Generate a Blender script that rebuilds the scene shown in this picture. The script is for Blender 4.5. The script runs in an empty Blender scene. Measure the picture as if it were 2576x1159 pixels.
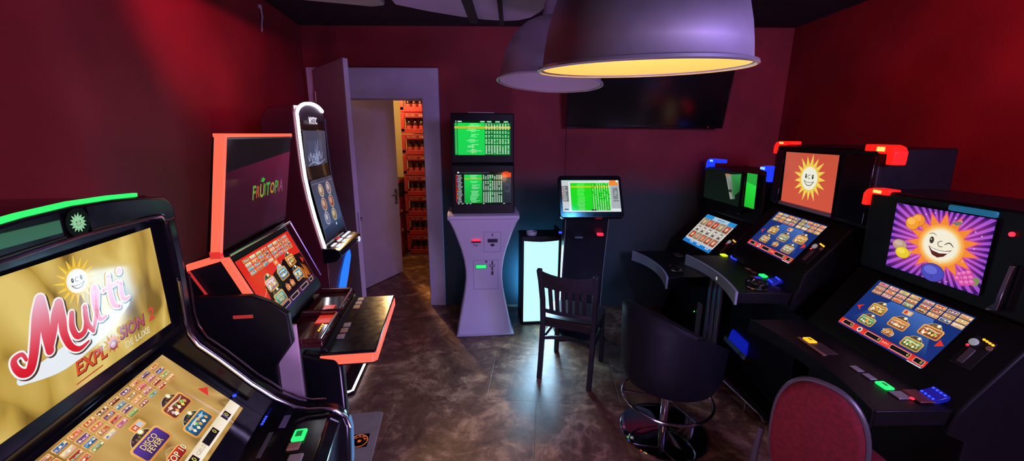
import bpy, bmesh, math, random
from mathutils import Vector, Matrix
rnd = random.Random(7)
SC = bpy.context.scene
COL = SC.collection
PI = math.pi
def R(d): return math.radians(d)
SC.view_settings.view_transform = 'Standard'
SC.view_settings.look = 'None'
SC.view_settings.gamma = 1.0
SC.view_settings.use_curve_mapping = False
SC.view_settings.exposure = 0.0
SC.cycles.max_bounces = 6
SC.cycles.diffuse_bounces = 3
SC.cycles.glossy_bounces = 4
SC.cycles.transmission_bounces = 5
SC.cycles.caustics_reflective = False
SC.cycles.caustics_refractive = False
SC.cycles.sample_clamp_indirect = 4.0
SC.cycles.use_denoising = True

# ---------------------------------------------------------------- materials
def lin(c):
    if isinstance(c, str):
        c = c.lstrip('#'); c = [int(c[i:i+2], 16) for i in (0, 2, 4)]
    o = []
    for x in c:
        x = x/255.0
        o.append(x/12.92 if x <= .04045 else ((x+.055)/1.055)**2.4)
    return tuple(o)+(1.0,)
MATS = {}
def mat(name, col, rough=.5, metal=0.0, spec=.5, emit=None, estr=0.0, noise=0.0, nscale=12.0, bump=0.0, bscale=40.0,
        coat=0.0, aniso=0.0, trans=0.0, rvar=0.0):
    """a procedural principled material; noise mottles the colour, bump roughens the surface"""
    if name in MATS: return MATS[name]
    m = bpy.data.materials.new(name); m.use_nodes = True
    nt = m.node_tree; b = nt.nodes['Principled BSDF']
    c = lin(col) if isinstance(col, str) else tuple(col)+(1.0,)
    b.inputs['Base Color'].default_value = c
    b.inputs['Roughness'].default_value = rough
    b.inputs['Metallic'].default_value = metal
    b.inputs['Specular IOR Level'].default_value = spec
    b.inputs['Coat Weight'].default_value = coat
    b.inputs['Coat Roughness'].default_value = .08
    b.inputs['Anisotropic'].default_value = aniso
    b.inputs['Transmission Weight'].default_value = trans
    if emit:
        b.inputs['Emission Color'].default_value = lin(emit) if isinstance(emit, str) else tuple(emit)+(1.0,)
        b.inputs['Emission Strength'].default_value = estr
    tc = nt.nodes.new('ShaderNodeTexCoord')
    if noise > 0 or rvar > 0:
        n = nt.nodes.new('ShaderNodeTexNoise'); n.inputs['Scale'].default_value = nscale; n.inputs['Detail'].default_value = 5
        nt.links.new(tc.outputs['Object'], n.inputs['Vector'])
        if noise > 0:
            rp = nt.nodes.new('ShaderNodeValToRGB')
            rp.color_ramp.elements[0].position = .3; rp.color_ramp.elements[1].position = .7
            rp.color_ramp.elements[0].color = tuple(x*(1-noise) for x in c[:3])+(1,)
            rp.color_ramp.elements[1].color = tuple(min(1, x*(1+noise)) for x in c[:3])+(1,)
            nt.links.new(n.outputs['Fac'], rp.inputs['Fac']); nt.links.new(rp.outputs['Color'], b.inputs['Base Color'])
        if rvar > 0:
            mr = nt.nodes.new('ShaderNodeMapRange')
            mr.inputs['To Min'].default_value = max(0, rough-rvar); mr.inputs['To Max'].default_value = min(1, rough+rvar)
            nt.links.new(n.outputs['Fac'], mr.inputs['Value']); nt.links.new(mr.outputs['Result'], b.inputs['Roughness'])
    if bump > 0:
        n2 = nt.nodes.new('ShaderNodeTexNoise'); n2.inputs['Scale'].default_value = bscale; n2.inputs['Detail'].default_value = 4
        nt.links.new(tc.outputs['Object'], n2.inputs['Vector'])
        bp = nt.nodes.new('ShaderNodeBump'); bp.inputs['Strength'].default_value = bump; bp.inputs['Distance'].default_value = .01
        nt.links.new(n2.outputs['Fac'], bp.inputs['Height']); nt.links.new(bp.outputs['Normal'], b.inputs['Normal'])
    MATS[name] = m
    return m
def glow(name, col, s, base=(.02, .02, .02), rough=.3):
    return mat(name, base, rough, emit=col, estr=s)

def screen_mat(name='screen_display', s=1.0, rough=.07, spec=.14):
    """a lit display: every mesh face carries its own picture colour in the attribute 'ink'"""
    if name in MATS: return MATS[name]
    m = bpy.data.materials.new(name); m.use_nodes = True
    nt = m.node_tree; b = nt.nodes['Principled BSDF']
    b.inputs['Base Color'].default_value = (.004, .004, .004, 1)
    b.inputs['Roughness'].default_value = rough; b.inputs['Specular IOR Level'].default_value = spec
    a = nt.nodes.new('ShaderNodeAttribute'); a.attribute_name = 'ink'
    nt.links.new(a.outputs['Color'], b.inputs['Emission Color'])
    b.inputs['Emission Strength'].default_value = s
    MATS[name] = m
    return m
def satin_mat(name, dark, midc, light, scale, s=1.0):
    """a display background picture: rumpled satin cloth"""
    if name in MATS: return MATS[name]
    m = bpy.data.materials.new(name); m.use_nodes = True
    nt = m.node_tree; b = nt.nodes['Principled BSDF']
    b.inputs['Base Color'].default_value = (.004, .004, .004, 1); b.inputs['Roughness'].default_value = .07; b.inputs['Specular IOR Level'].default_value = .14
    tc = nt.nodes.new('ShaderNodeTexCoord')
    mp = nt.nodes.new('ShaderNodeMapping'); mp.inputs['Rotation'].default_value = (R(38), R(-14), R(25)); mp.inputs['Scale'].default_value = (1.0, .45, .55)
    n = nt.nodes.new('ShaderNodeTexNoise'); n.inputs['Scale'].default_value = scale*.55; n.inputs['Detail'].default_value = .6; n.inputs['Distortion'].default_value = .9
    n3 = nt.nodes.new('ShaderNodeTexNoise'); n3.inputs['Scale'].default_value = scale*1.3; n3.inputs['Detail'].default_value = .5; n3.inputs['Distortion'].default_value = 1.2
    k1 = nt.nodes.new('ShaderNodeMath'); k1.operation = 'MULTIPLY'; k1.inputs[1].default_value = 7.0
    w = nt.nodes.new('ShaderNodeMath'); w.operation = 'PINGPONG'; w.inputs[1].default_value = 1.0
    mx = nt.nodes.new('ShaderNodeMix'); mx.data_type = 'FLOAT'; mx.inputs[0].default_value = .55
    nt.links.new(tc.outputs['Object'], mp.inputs['Vector']); nt.links.new(mp.outputs[0], n.inputs['Vector']); nt.links.new(mp.outputs[0], n3.inputs['Vector'])
    nt.links.new(n.outputs['Fac'], k1.inputs[0]); nt.links.new(k1.outputs[0], w.inputs[0])
    nt.links.new(w.outputs[0], mx.inputs[2]); nt.links.new(n3.outputs['Fac'], mx.inputs[3])
    rp = nt.nodes.new('ShaderNodeValToRGB')
    e = rp.color_ramp.elements
    e[0].position = .24; e[0].color = lin(dark); e[1].position = .80; e[1].color = lin(light)
    k = e.new(.42); k.color = lin(midc)
    nt.links.new(mx.outputs[0], rp.inputs['Fac']); nt.links.new(rp.outputs['Color'], b.inputs['Emission Color'])
    b.inputs['Emission Strength'].default_value = s
    MATS[name] = m
    return m

# ---------------------------------------------------------------- mesh builder
EYE_SCALE = {}
def eye_scaled(parent, V):
    """machines of one family come in three cabinet sizes; feet stay on the floor"""
    k = EYE_SCALE.get(parent.name if parent is not None else '', None)
    if k is None and parent is not None and parent.parent is not None: k = EYE_SCALE.get(parent.parent.name)
    if k is None: return V
    s_, dz = k
    return [(p[0]*s_, p[1]*s_, max(0.0, p[2]*s_+dz) if p[2] > .001 else p[2]) for p in V]
class MB:
    def __init__(s): s.v = []; s.f = []; s.mi = []; s.sm = []
    def add(s, vs, fs, m=0, smooth=False):
        o = len(s.v); s.v += [tuple(p) for p in vs]
        for f in fs: s.f.append([i+o for i in f]); s.mi.append(m); s.sm.append(smooth)
        return s
    def box(s, x0, x1, y0, y1, z0, z1, m=0):
        x0, x1 = min(x0, x1), max(x0, x1); y0, y1 = min(y0, y1), max(y0, y1); z0, z1 = min(z0, z1), max(z0, z1)
        vs = [(x0, y0, z0), (x1, y0, z0), (x1, y1, z0), (x0, y1, z0), (x0, y0, z1), (x1, y0, z1), (x1, y1, z1), (x0, y1, z1)]
        return s.add(vs, [(0, 3, 2, 1), (4, 5, 6, 7), (0, 1, 5, 4), (1, 2, 6, 5), (2, 3, 7, 6), (3, 0, 4, 7)], m)
    def prism(s, pts, a0, a1, axis='x', m=0):
        """extrude a 2D outline: axis x -> pts are (y,z); y -> (x,z); z -> (x,y)"""
        def P(p, a): return {'x': (a, p[0], p[1]), 'y': (p[0], a, p[1]), 'z': (p[0], p[1], a)}[axis]
        ar = sum(pts[i][0]*pts[(i+1) % len(pts)][1]-pts[(i+1) % len(pts)][0]*pts[i][1] for i in range(len(pts)))
        if ar < 0: pts = pts[::-1]
        if axis == 'y': pts = pts[::-1]
        n = len(pts); vs = [P(p, a0) for p in pts]+[P(p, a1) for p in pts]
        fs = [list(range(n))[::-1], [n+i for i in range(n)]]+[(i, (i+1) % n, n+(i+1) % n, n+i) for i in range(n)]
        if a1 < a0: fs = [list(f)[::-1] for f in fs]
        return s.add(vs, fs, m)
    def tube(s, path, r, n=10, closed=False, m=0, caps=True):
        P = [Vector(p) for p in path]; k = len(P)
        rr = r if isinstance(r, (list, tuple)) else [r]*k
        T = []
        for i in range(k):
            a = P[(i-1) % k] if (closed or i > 0) else P[i]; b = P[(i+1) % k] if (closed or i < k-1) else P[i]
            T.append((b-a).normalized())
        up = Vector((0, 0, 1)) if abs(T[0].z) < .9 else Vector((1, 0, 0))
        N = T[0].cross(up).normalized(); vs = []
        for i in range(k):
            if i > 0:
                ax = T[i-1].cross(T[i])
                if ax.length > 1e-7: N = Matrix.Rotation(T[i-1].angle(T[i]), 3, ax.normalized()) @ N
                N = (N-T[i]*N.dot(T[i])).normalized()
            B = T[i].cross(N)
            for j in range(n):
                t = 2*PI*j/n; vs.append(P[i]+(N*math.cos(t)+B*math.sin(t))*rr[i])
        fs = []
        for i in range(k if closed else k-1):
            i2 = (i+1) % k
            for j in range(n):
                j2 = (j+1) % n; fs.append((i*n+j, i*n+j2, i2*n+j2, i2*n+j))
        if caps and not closed: fs += [list(range(n))[::-1], [(k-1)*n+j for j in range(n)]]
        return s.add(vs, fs, m, True)
    def ribbon(s, path, w, t, up=(0, 0, 1), m=0):
        """a rectangular bar swept along a path: w across, t along 'up'"""
        P = [Vector(p) for p in path]; up = Vector(up); vs = []; k = len(P)
        for i in range(k):
            T = (P[min(i+1, k-1)]-P[max(i-1, 0)]).normalized(); X = T.cross(up).normalized(); U = X.cross(T).normalized()
            vs += [P[i]-X*w/2-U*t/2, P[i]+X*w/2-U*t/2, P[i]+X*w/2+U*t/2, P[i]-X*w/2+U*t/2]
        fs = [(0, 1, 2, 3), tuple((k-1)*4+j for j in (3, 2, 1, 0))]
        for i in range(k-1):
            for j in range(4): fs.append((i*4+j, (i+1)*4+j, (i+1)*4+(j+1) % 4, i*4+(j+1) % 4))
        return s.add(vs, fs, m)
    def lathe(s, prof, n=32, c=(0, 0, 0), m=0, sx=1.0, sy=1.0, caps=True):
        vs = []; k = len(prof)
        for r, z in prof:
            for j in range(n):
                t = 2*PI*j/n; vs.append((c[0]+r*sx*math.cos(t), c[1]+r*sy*math.sin(t), c[2]+z))
        fs = []
        for i in range(k-1):
            for j in range(n):
                j2 = (j+1) % n; fs.append((i*n+j, i*n+j2, (i+1)*n+j2, (i+1)*n+j))
        if caps and prof[0][0] > 1e-5: fs.append(list(range(n))[::-1])
        if caps and prof[-1][0] > 1e-5: fs.append([(k-1)*n+j for j in range(n)])
        return s.add(vs, fs, m, True)
    def loft(s, rings, m=0, smooth=True, caps=True):
        n = len(rings[0]); k = len(rings); vs = [p for r in rings for p in r]; fs = []
        for i in range(k-1):
            for j in range(n):
                j2 = (j+1) % n; fs.append((i*n+j, i*n+j2, (i+1)*n+j2, (i+1)*n+j))
        if caps: fs += [list(range(n))[::-1], [(k-1)*n+j for j in range(n)]]
        return s.add(vs, fs, m, smooth)
    def xf(s, M, start=0):
        for i in range(start, len(s.v)): s.v[i] = tuple(M @ Vector(s.v[i]))
        return s
    def build(s, name, mats, parent=None, bevel=0.0, seg=2, sharp=35, subsurf=0):
        if not isinstance(mats, (list, tuple)): mats = [mats]
        me = bpy.data.meshes.new(name); me.from_pydata(eye_scaled(parent, s.v), [], s.f)
        for m in mats: me.materials.append(m)
        me.polygons.foreach_set('material_index', s.mi)
        me.update()
        bm = bmesh.new(); bm.from_mesh(me); bmesh.ops.remove_doubles(bm, verts=bm.verts, dist=1e-6)
        bmesh.ops.recalc_face_normals(bm, faces=bm.faces); bm.to_mesh(me); bm.free()
        if any(s.sm) or bevel > 0:
            me.polygons.foreach_set('use_smooth', [True]*len(me.polygons))
            me.set_sharp_from_angle(angle=R(sharp))
        o = bpy.data.objects.new(name, me); COL.objects.link(o)
        if parent is not None: o.parent = parent
        if bevel > 0:
            b = o.modifiers.new('bevel', 'BEVEL'); b.width = bevel; b.segments = seg; b.limit_method = 'ANGLE'; b.angle_limit = R(30)
        if subsurf:
            u = o.modifiers.new('sub', 'SUBSURF'); u.levels = subsurf; u.render_levels = subsurf
        return o

def tag(o, label=None, cat=None, group=None, kind=None):
    if label: o['label'] = label
    if cat: o['category'] = cat
    if group: o['group'] = group
    if kind: o['kind'] = kind
    return o
def thing(name, label, cat, loc=(0, 0, 0), yaw=0.0, group=None):
    o = bpy.data.objects.new(name, None); COL.objects.link(o); o.empty_display_size = .1
    o.location = loc; o.rotation_euler = (0, 0, R(yaw))
    return tag(o, label, cat, group)
def copy_thing(root, loc, yaw, label, group=None):
    c = root.copy(); COL.objects.link(c); c.location = loc; c.rotation_euler = (0, 0, R(yaw)); tag(c, label, None, group)
    for ch in list(root.children):
        d = ch.copy(); COL.objects.link(d); d.parent = c
        for g in list(ch.children):
            e = g.copy(); COL.objects.link(e); e.parent = d
    return c

# ---------------------------------------------------------------- flat pictures on screens, labels and signs
_TXT = {}
def text_mesh(s, bold=0.0, shear=0.0):
    key = (s, bold, shear)
    if key not in _TXT:
        cu = bpy.data.curves.new('t', 'FONT'); cu.body = s; cu.size = 1.0; cu.resolution_u = 3; cu.offset = bold; cu.shear = shear
        cu.align_x = 'CENTER'; cu.align_y = 'CENTER'
        ob = bpy.data.objects.new('t', cu); COL.objects.link(ob)
        bpy.context.view_layer.update()
        me = bpy.data.meshes.new_from_object(ob.evaluated_get(bpy.context.evaluated_depsgraph_get()))
        _TXT[key] = ([tuple(v.co) for v in me.vertices], [list(p.vertices) for p in me.polygons])
        bpy.data.objects.remove(ob); bpy.data.curves.remove(cu); bpy.data.meshes.remove(me)
    return _TXT[key]
class Canvas:
    """a w x h metre picture, u to the right and v downwards from its top left corner, layers 0.15 mm apart"""
    def __init__(s, w, h, step=.00015): s.w, s.h, s.step = w, h, step; s.v = []; s.f = []; s.c = []; s.mi = []; s.lay = 0
    def up(s): s.lay += 1; return s
    def face(s, pts, cols, m=0):
        o = len(s.v); z = s.lay*s.step
        s.v += [(p[0], p[1], z) for p in pts]; s.f.append(list(range(o, o+len(pts)))); s.mi.append(m)
        s.c.append([lin(c) for c in cols] if isinstance(cols, list) else [lin(cols)]*len(pts))
    def rect(s, u0, v0, u1, v1, col, col2=None, m=0):
        c = [col, col, col2, col2] if col2 else col
        s.face([(u0, v0), (u1, v0), (u1, v1), (u0, v1)], c, m)
    def rrect(s, u0, v0, u1, v1, r, col, col2=None, k=4):
        r = min(r, (u1-u0)/2, (v1-v0)/2); p = []
        for cx, cy, a in ((u1-r, v0+r, -90), (u1-r, v1-r, 0), (u0+r, v1-r, 90), (u0+r, v0+r, 180)):
            for i in range(k+1):
                t = R(a+90*i/k); p.append((cx+r*math.cos(t), cy+r*math.sin(t)))
        s.face(p, [col if q[1] < (v0+v1)/2 else (col2 or col) for q in p])
    def disc(s, u, v, ru, col, rv=None, n=24, a0=0, a1=360, col2=None):
        rv = rv or ru
        p = [(u+ru*math.cos(R(a0+(a1-a0)*i/n)), v+rv*math.sin(R(a0+(a1-a0)*i/n))) for i in range(n if a1-a0 == 360 else n+1)]
        s.face(p, [col if q[1] <= v else (col2 or col) for q in p])
    def poly(s, pts, col): s.face(pts, col)
    def star(s, u, v, r0, r1, n, col, rot=0):
        for i in range(n):
            a = 2*PI*i/n+rot; d = PI/n
            s.face([(u+r0*math.cos(a-d), v+r0*math.sin(a-d)), (u+r1*math.cos(a), v+r1*math.sin(a)), (u+r0*math.cos(a+d), v+r0*math.sin(a+d))], col)
        s.disc(u, v, r0, col, n=n*2)
    def stroke(s, pts, col, w=None, extra=0.0, du=0, dv=0, grad=None, n=8):
        """polyline of (u,v,width) smoothed; grad=(v0,c0,v1,c1)"""
        if w is not None: pts = [(p[0], p[1], w) for p in pts]
        q = []
        for i in range(len(pts)-1):
            p0, p1, p2, p3 = pts[max(i-1, 0)], pts[i], pts[i+1], pts[min(i+2, len(pts)-1)]
            for k in range(n):
                t = k/n; q.append(tuple(.5*(2*p1[j]+(p2[j]-p0[j])*t+(2*p0[j]-5*p1[j]+4*p2[j]-p3[j])*t*t+(3*p1[j]-p0[j]-3*p2[j]+p3[j])*t**3) for j in range(3)))
        q.append(pts[-1]); L = []; Rr = []
        for i in range(len(q)):
            a, b = q[max(i-1, 0)], q[min(i+1, len(q)-1)]; dx, dy = b[0]-a[0], b[1]-a[1]; l = math.hypot(dx, dy) or 1e-9
            hw = abs(q[i][2])/2+extra; L.append((q[i][0]-dy/l*hw+du, q[i][1]+dx/l*hw+dv)); Rr.append((q[i][0]+dy/l*hw+du, q[i][1]-dx/l*hw+dv))
        def C(p):
            if not grad: return col
            v0, c0, v1, c1 = grad; t = min(1, max(0, (p[1]-v0)/(v1-v0))); return tuple(a*(1-t)+b*t for a, b in zip(c0, c1))
        for i in range(len(q)-1):
            f = [L[i], L[i+1], Rr[i+1], Rr[i]]; s.face(f, [C(p) for p in f])
        for e in (q[0], q[-1]):
            hw = abs(e[2])/2+extra; p = [(e[0]+du+hw*math.cos(2*PI*i/12), e[1]+dv+hw*math.sin(2*PI*i/12)) for i in range(12)]
            s.face(p, [C(x) for x in p])
    def text(s, t, u, v, size, col, bold=0.0, shear=0.0, rot=0.0, sx=1.0, grad=None):
        vs, fs = text_mesh(t, bold, shear); o = len(s.v); z = s.lay*s.step; ca, sa = math.cos(R(rot)), math.sin(R(rot))
        for x, y, _ in vs:
            x, y = x*size*sx, -y*size; s.v.append((u+x*ca-y*sa, v+x*sa+y*ca, z))
        for f in fs:
            s.f.append([i+o for i in f]); s.mi.append(0); s.c.append([lin(col)]*len(f))
    def build(s, name, parent, c, tilt=0.0, yaw=0.0, mats=None, thick=.004, label=None):
        """c = centre in the parent's frame, tilt leans the top back; a thin slab behind the picture gives it thickness"""
        o = len(s.v); w, h, t = s.w, s.h, thick
        if thick: s.v += [(0, 0, -.0002), (w, 0, -.0002), (w, h, -.0002), (0, h, -.0002), (0, 0, -t), (w, 0, -t), (w, h, -t), (0, h, -t)]
        for f in (((4, 5, 6, 7), (0, 1, 5, 4), (1, 2, 6, 5), (2, 3, 7, 6), (3, 0, 4, 7)) if thick else ()):
            s.f.append([i+o for i in f]); s.mi.append(0); s.c.append([(0, 0, 0, 1)]*len(f))
        a = Vector((math.cos(R(yaw)), math.sin(R(yaw)), 0)); nh = Vector((math.sin(R(yaw)), -math.cos(R(yaw)), 0))
        up = Vector((0, 0, 1))*math.cos(R(tilt))-nh*math.sin(R(tilt)); n = a.cross(up); c = Vector(c)
        V = [c+a*(p[0]-w/2)+up*(h/2-p[1])+n*p[2] for p in s.v]
        me = bpy.data.meshes.new(name); me.from_pydata(eye_scaled(parent, V), [], s.f)
        for m in (mats or [screen_mat()]): me.materials.append(m)
        me.polygons.foreach_set('material_index', s.mi)
        at = me.color_attributes.new('ink', 'FLOAT_COLOR', 'CORNER')
        at.data.foreach_set('color', [x for fc in s.c for col in fc for x in col])
        me.update()
        ob = bpy.data.objects.new(name, me); COL.objects.link(ob)
        if parent is not None: ob.parent = parent
        if label: ob['label'] = label
        return ob
# ================================================================ materials used all over
M_WALL = mat('red_wall_paint', (.25, .018, .022), .7, noise=.22, nscale=2.2, bump=.12, bscale=90)
M_CEIL = mat('dark_ceiling_paint', (.022, .012, .014), .9, noise=.3, nscale=3)
M_PANEL = mat('grey_ceiling_panel', (.50, .36, .58), .55, noise=.08, nscale=6)
M_PANELB = mat('beige_ceiling_panel', (.34, .30, .27), .6, noise=.1, nscale=6)
M_DOOR = mat('white_door_paint', (.60, .52, .60), .42, noise=.05, nscale=5, bump=.03)
M_TRIM = mat('white_trim_paint', (.56, .50, .58), .5, noise=.07, nscale=7)
M_CREAM = mat('cream_storage_wall', (.62, .50, .22), .8, noise=.06, nscale=3)
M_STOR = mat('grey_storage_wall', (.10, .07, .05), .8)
M_BLK = mat('black_gloss_plastic', (.007, .007, .009), .17, spec=.42, rvar=.06, nscale=30)
M_BLS = mat('black_satin_plastic', (.008, .0075, .009), .42, spec=.32, rvar=.08, nscale=40)
M_GLASS = mat('black_display_glass', (.006, .006, .007), .05, spec=.6, coat=.6)
M_CHROME = mat('polished_chrome', (.75, .75, .78), .16, metal=1.0, rvar=.04, nscale=20)
M_STEEL = mat('brushed_steel', (.5, .5, .52), .35, metal=1.0, rvar=.1, nscale=60, aniso=.5)
M_GREYLIP = mat('silver_grey_plastic', (.50, .52, .58), .38, rvar=.06, nscale=40)

# floor: worn brown concrete slabs with joints
def floor_mat():
    m = bpy.data.materials.new('worn_brown_floor'); m.use_nodes = True; nt = m.node_tree; b = nt.nodes['Principled BSDF']; L = nt.links.new
    tc = nt.nodes.new('ShaderNodeTexCoord')
    mp = nt.nodes.new('ShaderNodeMapping'); mp.inputs['Rotation'].default_value = (0, 0, R(4)); L(tc.outputs['Object'], mp.inputs['Vector'])
    n1 = nt.nodes.new('ShaderNodeTexNoise'); n1.inputs['Scale'].default_value = 2.3; n1.inputs['Detail'].default_value = 8; n1.inputs['Roughness'].default_value = .68; n1.inputs['Distortion'].default_value = 1.4
    n2 = nt.nodes.new('ShaderNodeTexNoise'); n2.inputs['Scale'].default_value = 9; n2.inputs['Detail'].default_value = 9; n2.inputs['Roughness'].default_value = .72; n2.inputs['Distortion'].default_value = .7
    v = nt.nodes.new('ShaderNodeTexMusgrave') if False else nt.nodes.new('ShaderNodeTexVoronoi'); v.feature = 'DISTANCE_TO_EDGE'; v.inputs['Scale'].default_value = 6.5
    for n in (n1, n2): L(mp.outputs[0], n.inputs['Vector'])
    wob = nt.nodes.new('ShaderNodeVectorMath'); wob.operation = 'MULTIPLY_ADD'; wob.inputs[1].default_value = (.12, .12, .12)
    L(n2.outputs['Color'], wob.inputs[0]); L(mp.outputs[0], wob.inputs[2]); L(wob.outputs[0], v.inputs['Vector'])
    rp = nt.nodes.new('ShaderNodeValToRGB'); e = rp.color_ramp.elements
    e[0].position = .36; e[0].color = (.065, .028, .019, 1); e[1].position = .62; e[1].color = (.74, .43, .23, 1)
    k = e.new(.5); k.color = (.24, .112, .062, 1)
    mx = nt.nodes.new('ShaderNodeMix'); mx.data_type = 'FLOAT'; mx.inputs[0].default_value = .42
    L(n1.outputs['Fac'], mx.inputs[2]); L(n2.outputs['Fac'], mx.inputs[3]); L(mx.outputs[0], rp.inputs['Fac'])
    cr = nt.nodes.new('ShaderNodeMapRange'); cr.inputs['From Min'].default_value = 0; cr.inputs['From Max'].default_value = .035; cr.inputs['To Min'].default_value = .72; cr.inputs['To Max'].default_value = 1
    L(v.outputs['Distance'], cr.inputs['Value'])
    br = nt.nodes.new('ShaderNodeTexBrick'); br.offset = .37; br.inputs['Scale'].default_value = 1.0; br.inputs['Brick Width'].default_value = .92; br.inputs['Row Height'].default_value = .62
    br.inputs['Mortar Size'].default_value = .0035; br.inputs['Mortar Smooth'].default_value = .4
    br.inputs['Color1'].default_value = (1, 1, 1, 1); br.inputs['Color2'].default_value = (.82, .8, .8, 1); br.inputs['Mortar'].default_value = (.5, .46, .45, 1)
    L(mp.outputs[0], br.inputs['Vector'])
    m1 = nt.nodes.new('ShaderNodeMix'); m1.data_type = 'RGBA'; m1.blend_type = 'MULTIPLY'; m1.inputs[0].default_value = 1
    L(rp.outputs['Color'], m1.inputs[6]); L(br.outputs['Color'], m1.inputs[7])
    m2 = nt.nodes.new('ShaderNodeMix'); m2.data_type = 'RGBA'; m2.blend_type = 'MULTIPLY'; m2.inputs[0].default_value = .5
    L(m1.outputs[2], m2.inputs[6]); L(cr.outputs['Result'], m2.inputs[7]); L(m2.outputs[2], b.inputs['Base Color'])
    rr = nt.nodes.new('ShaderNodeMapRange'); rr.inputs['To Min'].default_value = .22; rr.inputs['To Max'].default_value = .52; L(n2.outputs['Fac'], rr.inputs['Value']); L(rr.outputs['Result'], b.inputs['Roughness'])
    ad = nt.nodes.new('ShaderNodeMath'); ad.operation = 'MULTIPLY_ADD'; ad.inputs[1].default_value = .5; L(br.outputs['Fac'], ad.inputs[0])
    ad.inputs[1].default_value = -.35; L(mx.outputs[0], ad.inputs[2])
    bp = nt.nodes.new('ShaderNodeBump'); bp.inputs['Strength'].default_value = .4; bp.inputs['Distance'].default_value = .006; L(ad.outputs[0], bp.inputs['Height']); L(bp.outputs['Normal'], b.inputs['Normal'])
    return m
M_FLOOR = floor_mat()

def two_tone():
    """red above, darker on the lower part of the end wall, the edge soft and uneven"""
    m = mat('two_tone_wall', (.25, .018, .022), .7, noise=.22, nscale=2.2, bump=.12, bscale=90); nt = m.node_tree; b = nt.nodes['Principled BSDF']; L = nt.links.new
    src = b.inputs['Base Color'].links[0].from_socket
    tc = nt.nodes.new('ShaderNodeTexCoord'); sp = nt.nodes.new('ShaderNodeSeparateXYZ'); L(tc.outputs['Object'], sp.inputs[0])
    n = nt.nodes.new('ShaderNodeTexNoise'); n.inputs['Scale'].default_value = 3.5; n.inputs['Detail'].default_value = 6; L(tc.outputs['Object'], n.inputs['Vector'])
    ad = nt.nodes.new('ShaderNodeMath'); ad.operation = 'MULTIPLY_ADD'; ad.inputs[1].default_value = .22; L(n.outputs['Fac'], ad.inputs[0]); L(sp.outputs['Z'], ad.inputs[2])
    mr = nt.nodes.new('ShaderNodeMapRange'); mr.inputs['From Min'].default_value = 1.32; mr.inputs['From Max'].default_value = 1.62; L(ad.outputs[0], mr.inputs['Value'])
    mx = nt.nodes.new('ShaderNodeMix'); mx.data_type = 'RGBA'; mx.inputs[6].default_value = (.032, .056, .056, 1); L(mr.outputs['Result'], mx.inputs[0]); L(src, mx.inputs[7]); L(mx.outputs[2], b.inputs['Base Color'])
    return m
# ================================================================ room shell
def struct(o): o['kind'] = 'structure'; return o
YB = 4.13; ZC = 2.78; XR = 2.62; YF = -1.7
def lwx(y): return (-1.40-.139*y)/.99            # x of the slanted left wall at depth y
struct(MB().box(-3.0, XR+.1, YF-.1, 6.75, -.1, 0).build('floor', M_FLOOR))
struct(MB().box(lwx(YB)-.15, XR+.1, YF-.1, YB+.1, ZC, ZC+.1).build('ceiling', M_CEIL))
struct(MB().prism([(lwx(YF), YF), (lwx(YB+.02), YB+.02), (lwx(YB+.02)-.12, YB+.02), (lwx(YF)-.12, YF)], 0, ZC, 'z').build('wall_left', M_WALL))
struct(MB().box(XR, XR+.1, YF, YB, 0, ZC).build('wall_right', M_WALL))
struct(MB().box(lwx(YF)-.1, XR+.1, YF-.1, YF, 0, ZC).build('wall_front', M_WALL))
DX0, DX1, DZ = -1.86, -.83, 2.26                 # the door hole in the back wall
wb = MB().box(lwx(YB)-.12, DX0, YB, YB+.12, 0, ZC).box(DX1, .53, YB, YB+.12, 0, ZC).box(DX0, DX1, YB, YB+.12, DZ, ZC)
wb.box(.53, XR+.1, YB-.012, YB+.12, 0, ZC)
struct(wb.build('wall_back', two_tone()))
# white architrave round the door and the deep reveal behind it
tr = MB().prism([(-1.965, 0), (-1.965, 2.41), (-.712, 2.41), (-.712, 0), (-.872, 0), (-.872, 2.135), (-1.80, 2.135), (-1.80, 0)], YB-.035, YB+.03, 'y')
struct(tr.build('trim_1', M_TRIM, bevel=.006))
rv = MB().box(DX1, DX1+.05, YB+.12, 4.47, 0, 2.3).box(DX0-.05, DX0, YB+.12, 4.47, 0, 2.3).box(DX0, DX1, YB+.12, 4.47, DZ, DZ+.06)
rv.prism([(DX0, 0), (DX0, 2.26), (DX1, 2.26), (DX1, 0), (-.945, 0), (-.945, 2.14), (-1.80, 2.14), (-1.80, 0)], 4.42, 4.47, 'y')
struct(rv.build('trim_2', M_TRIM, bevel=.004))
# storage room behind
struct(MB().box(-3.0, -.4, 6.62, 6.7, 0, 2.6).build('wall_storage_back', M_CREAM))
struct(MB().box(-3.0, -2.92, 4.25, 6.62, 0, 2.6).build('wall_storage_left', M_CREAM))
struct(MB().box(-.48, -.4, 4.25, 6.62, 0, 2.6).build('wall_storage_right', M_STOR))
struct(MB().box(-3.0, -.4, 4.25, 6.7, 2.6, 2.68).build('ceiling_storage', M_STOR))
struct(MB().box(-2.92, DX0-.05, 4.39, 4.47, 0, 2.6).box(DX1+.05, -.48, 4.39, 4.47, 0, 2.6).box(DX0-.05, DX1+.05, 4.39, 4.47, 2.32, 2.6).build('wall_storage_front', M_STOR))

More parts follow.
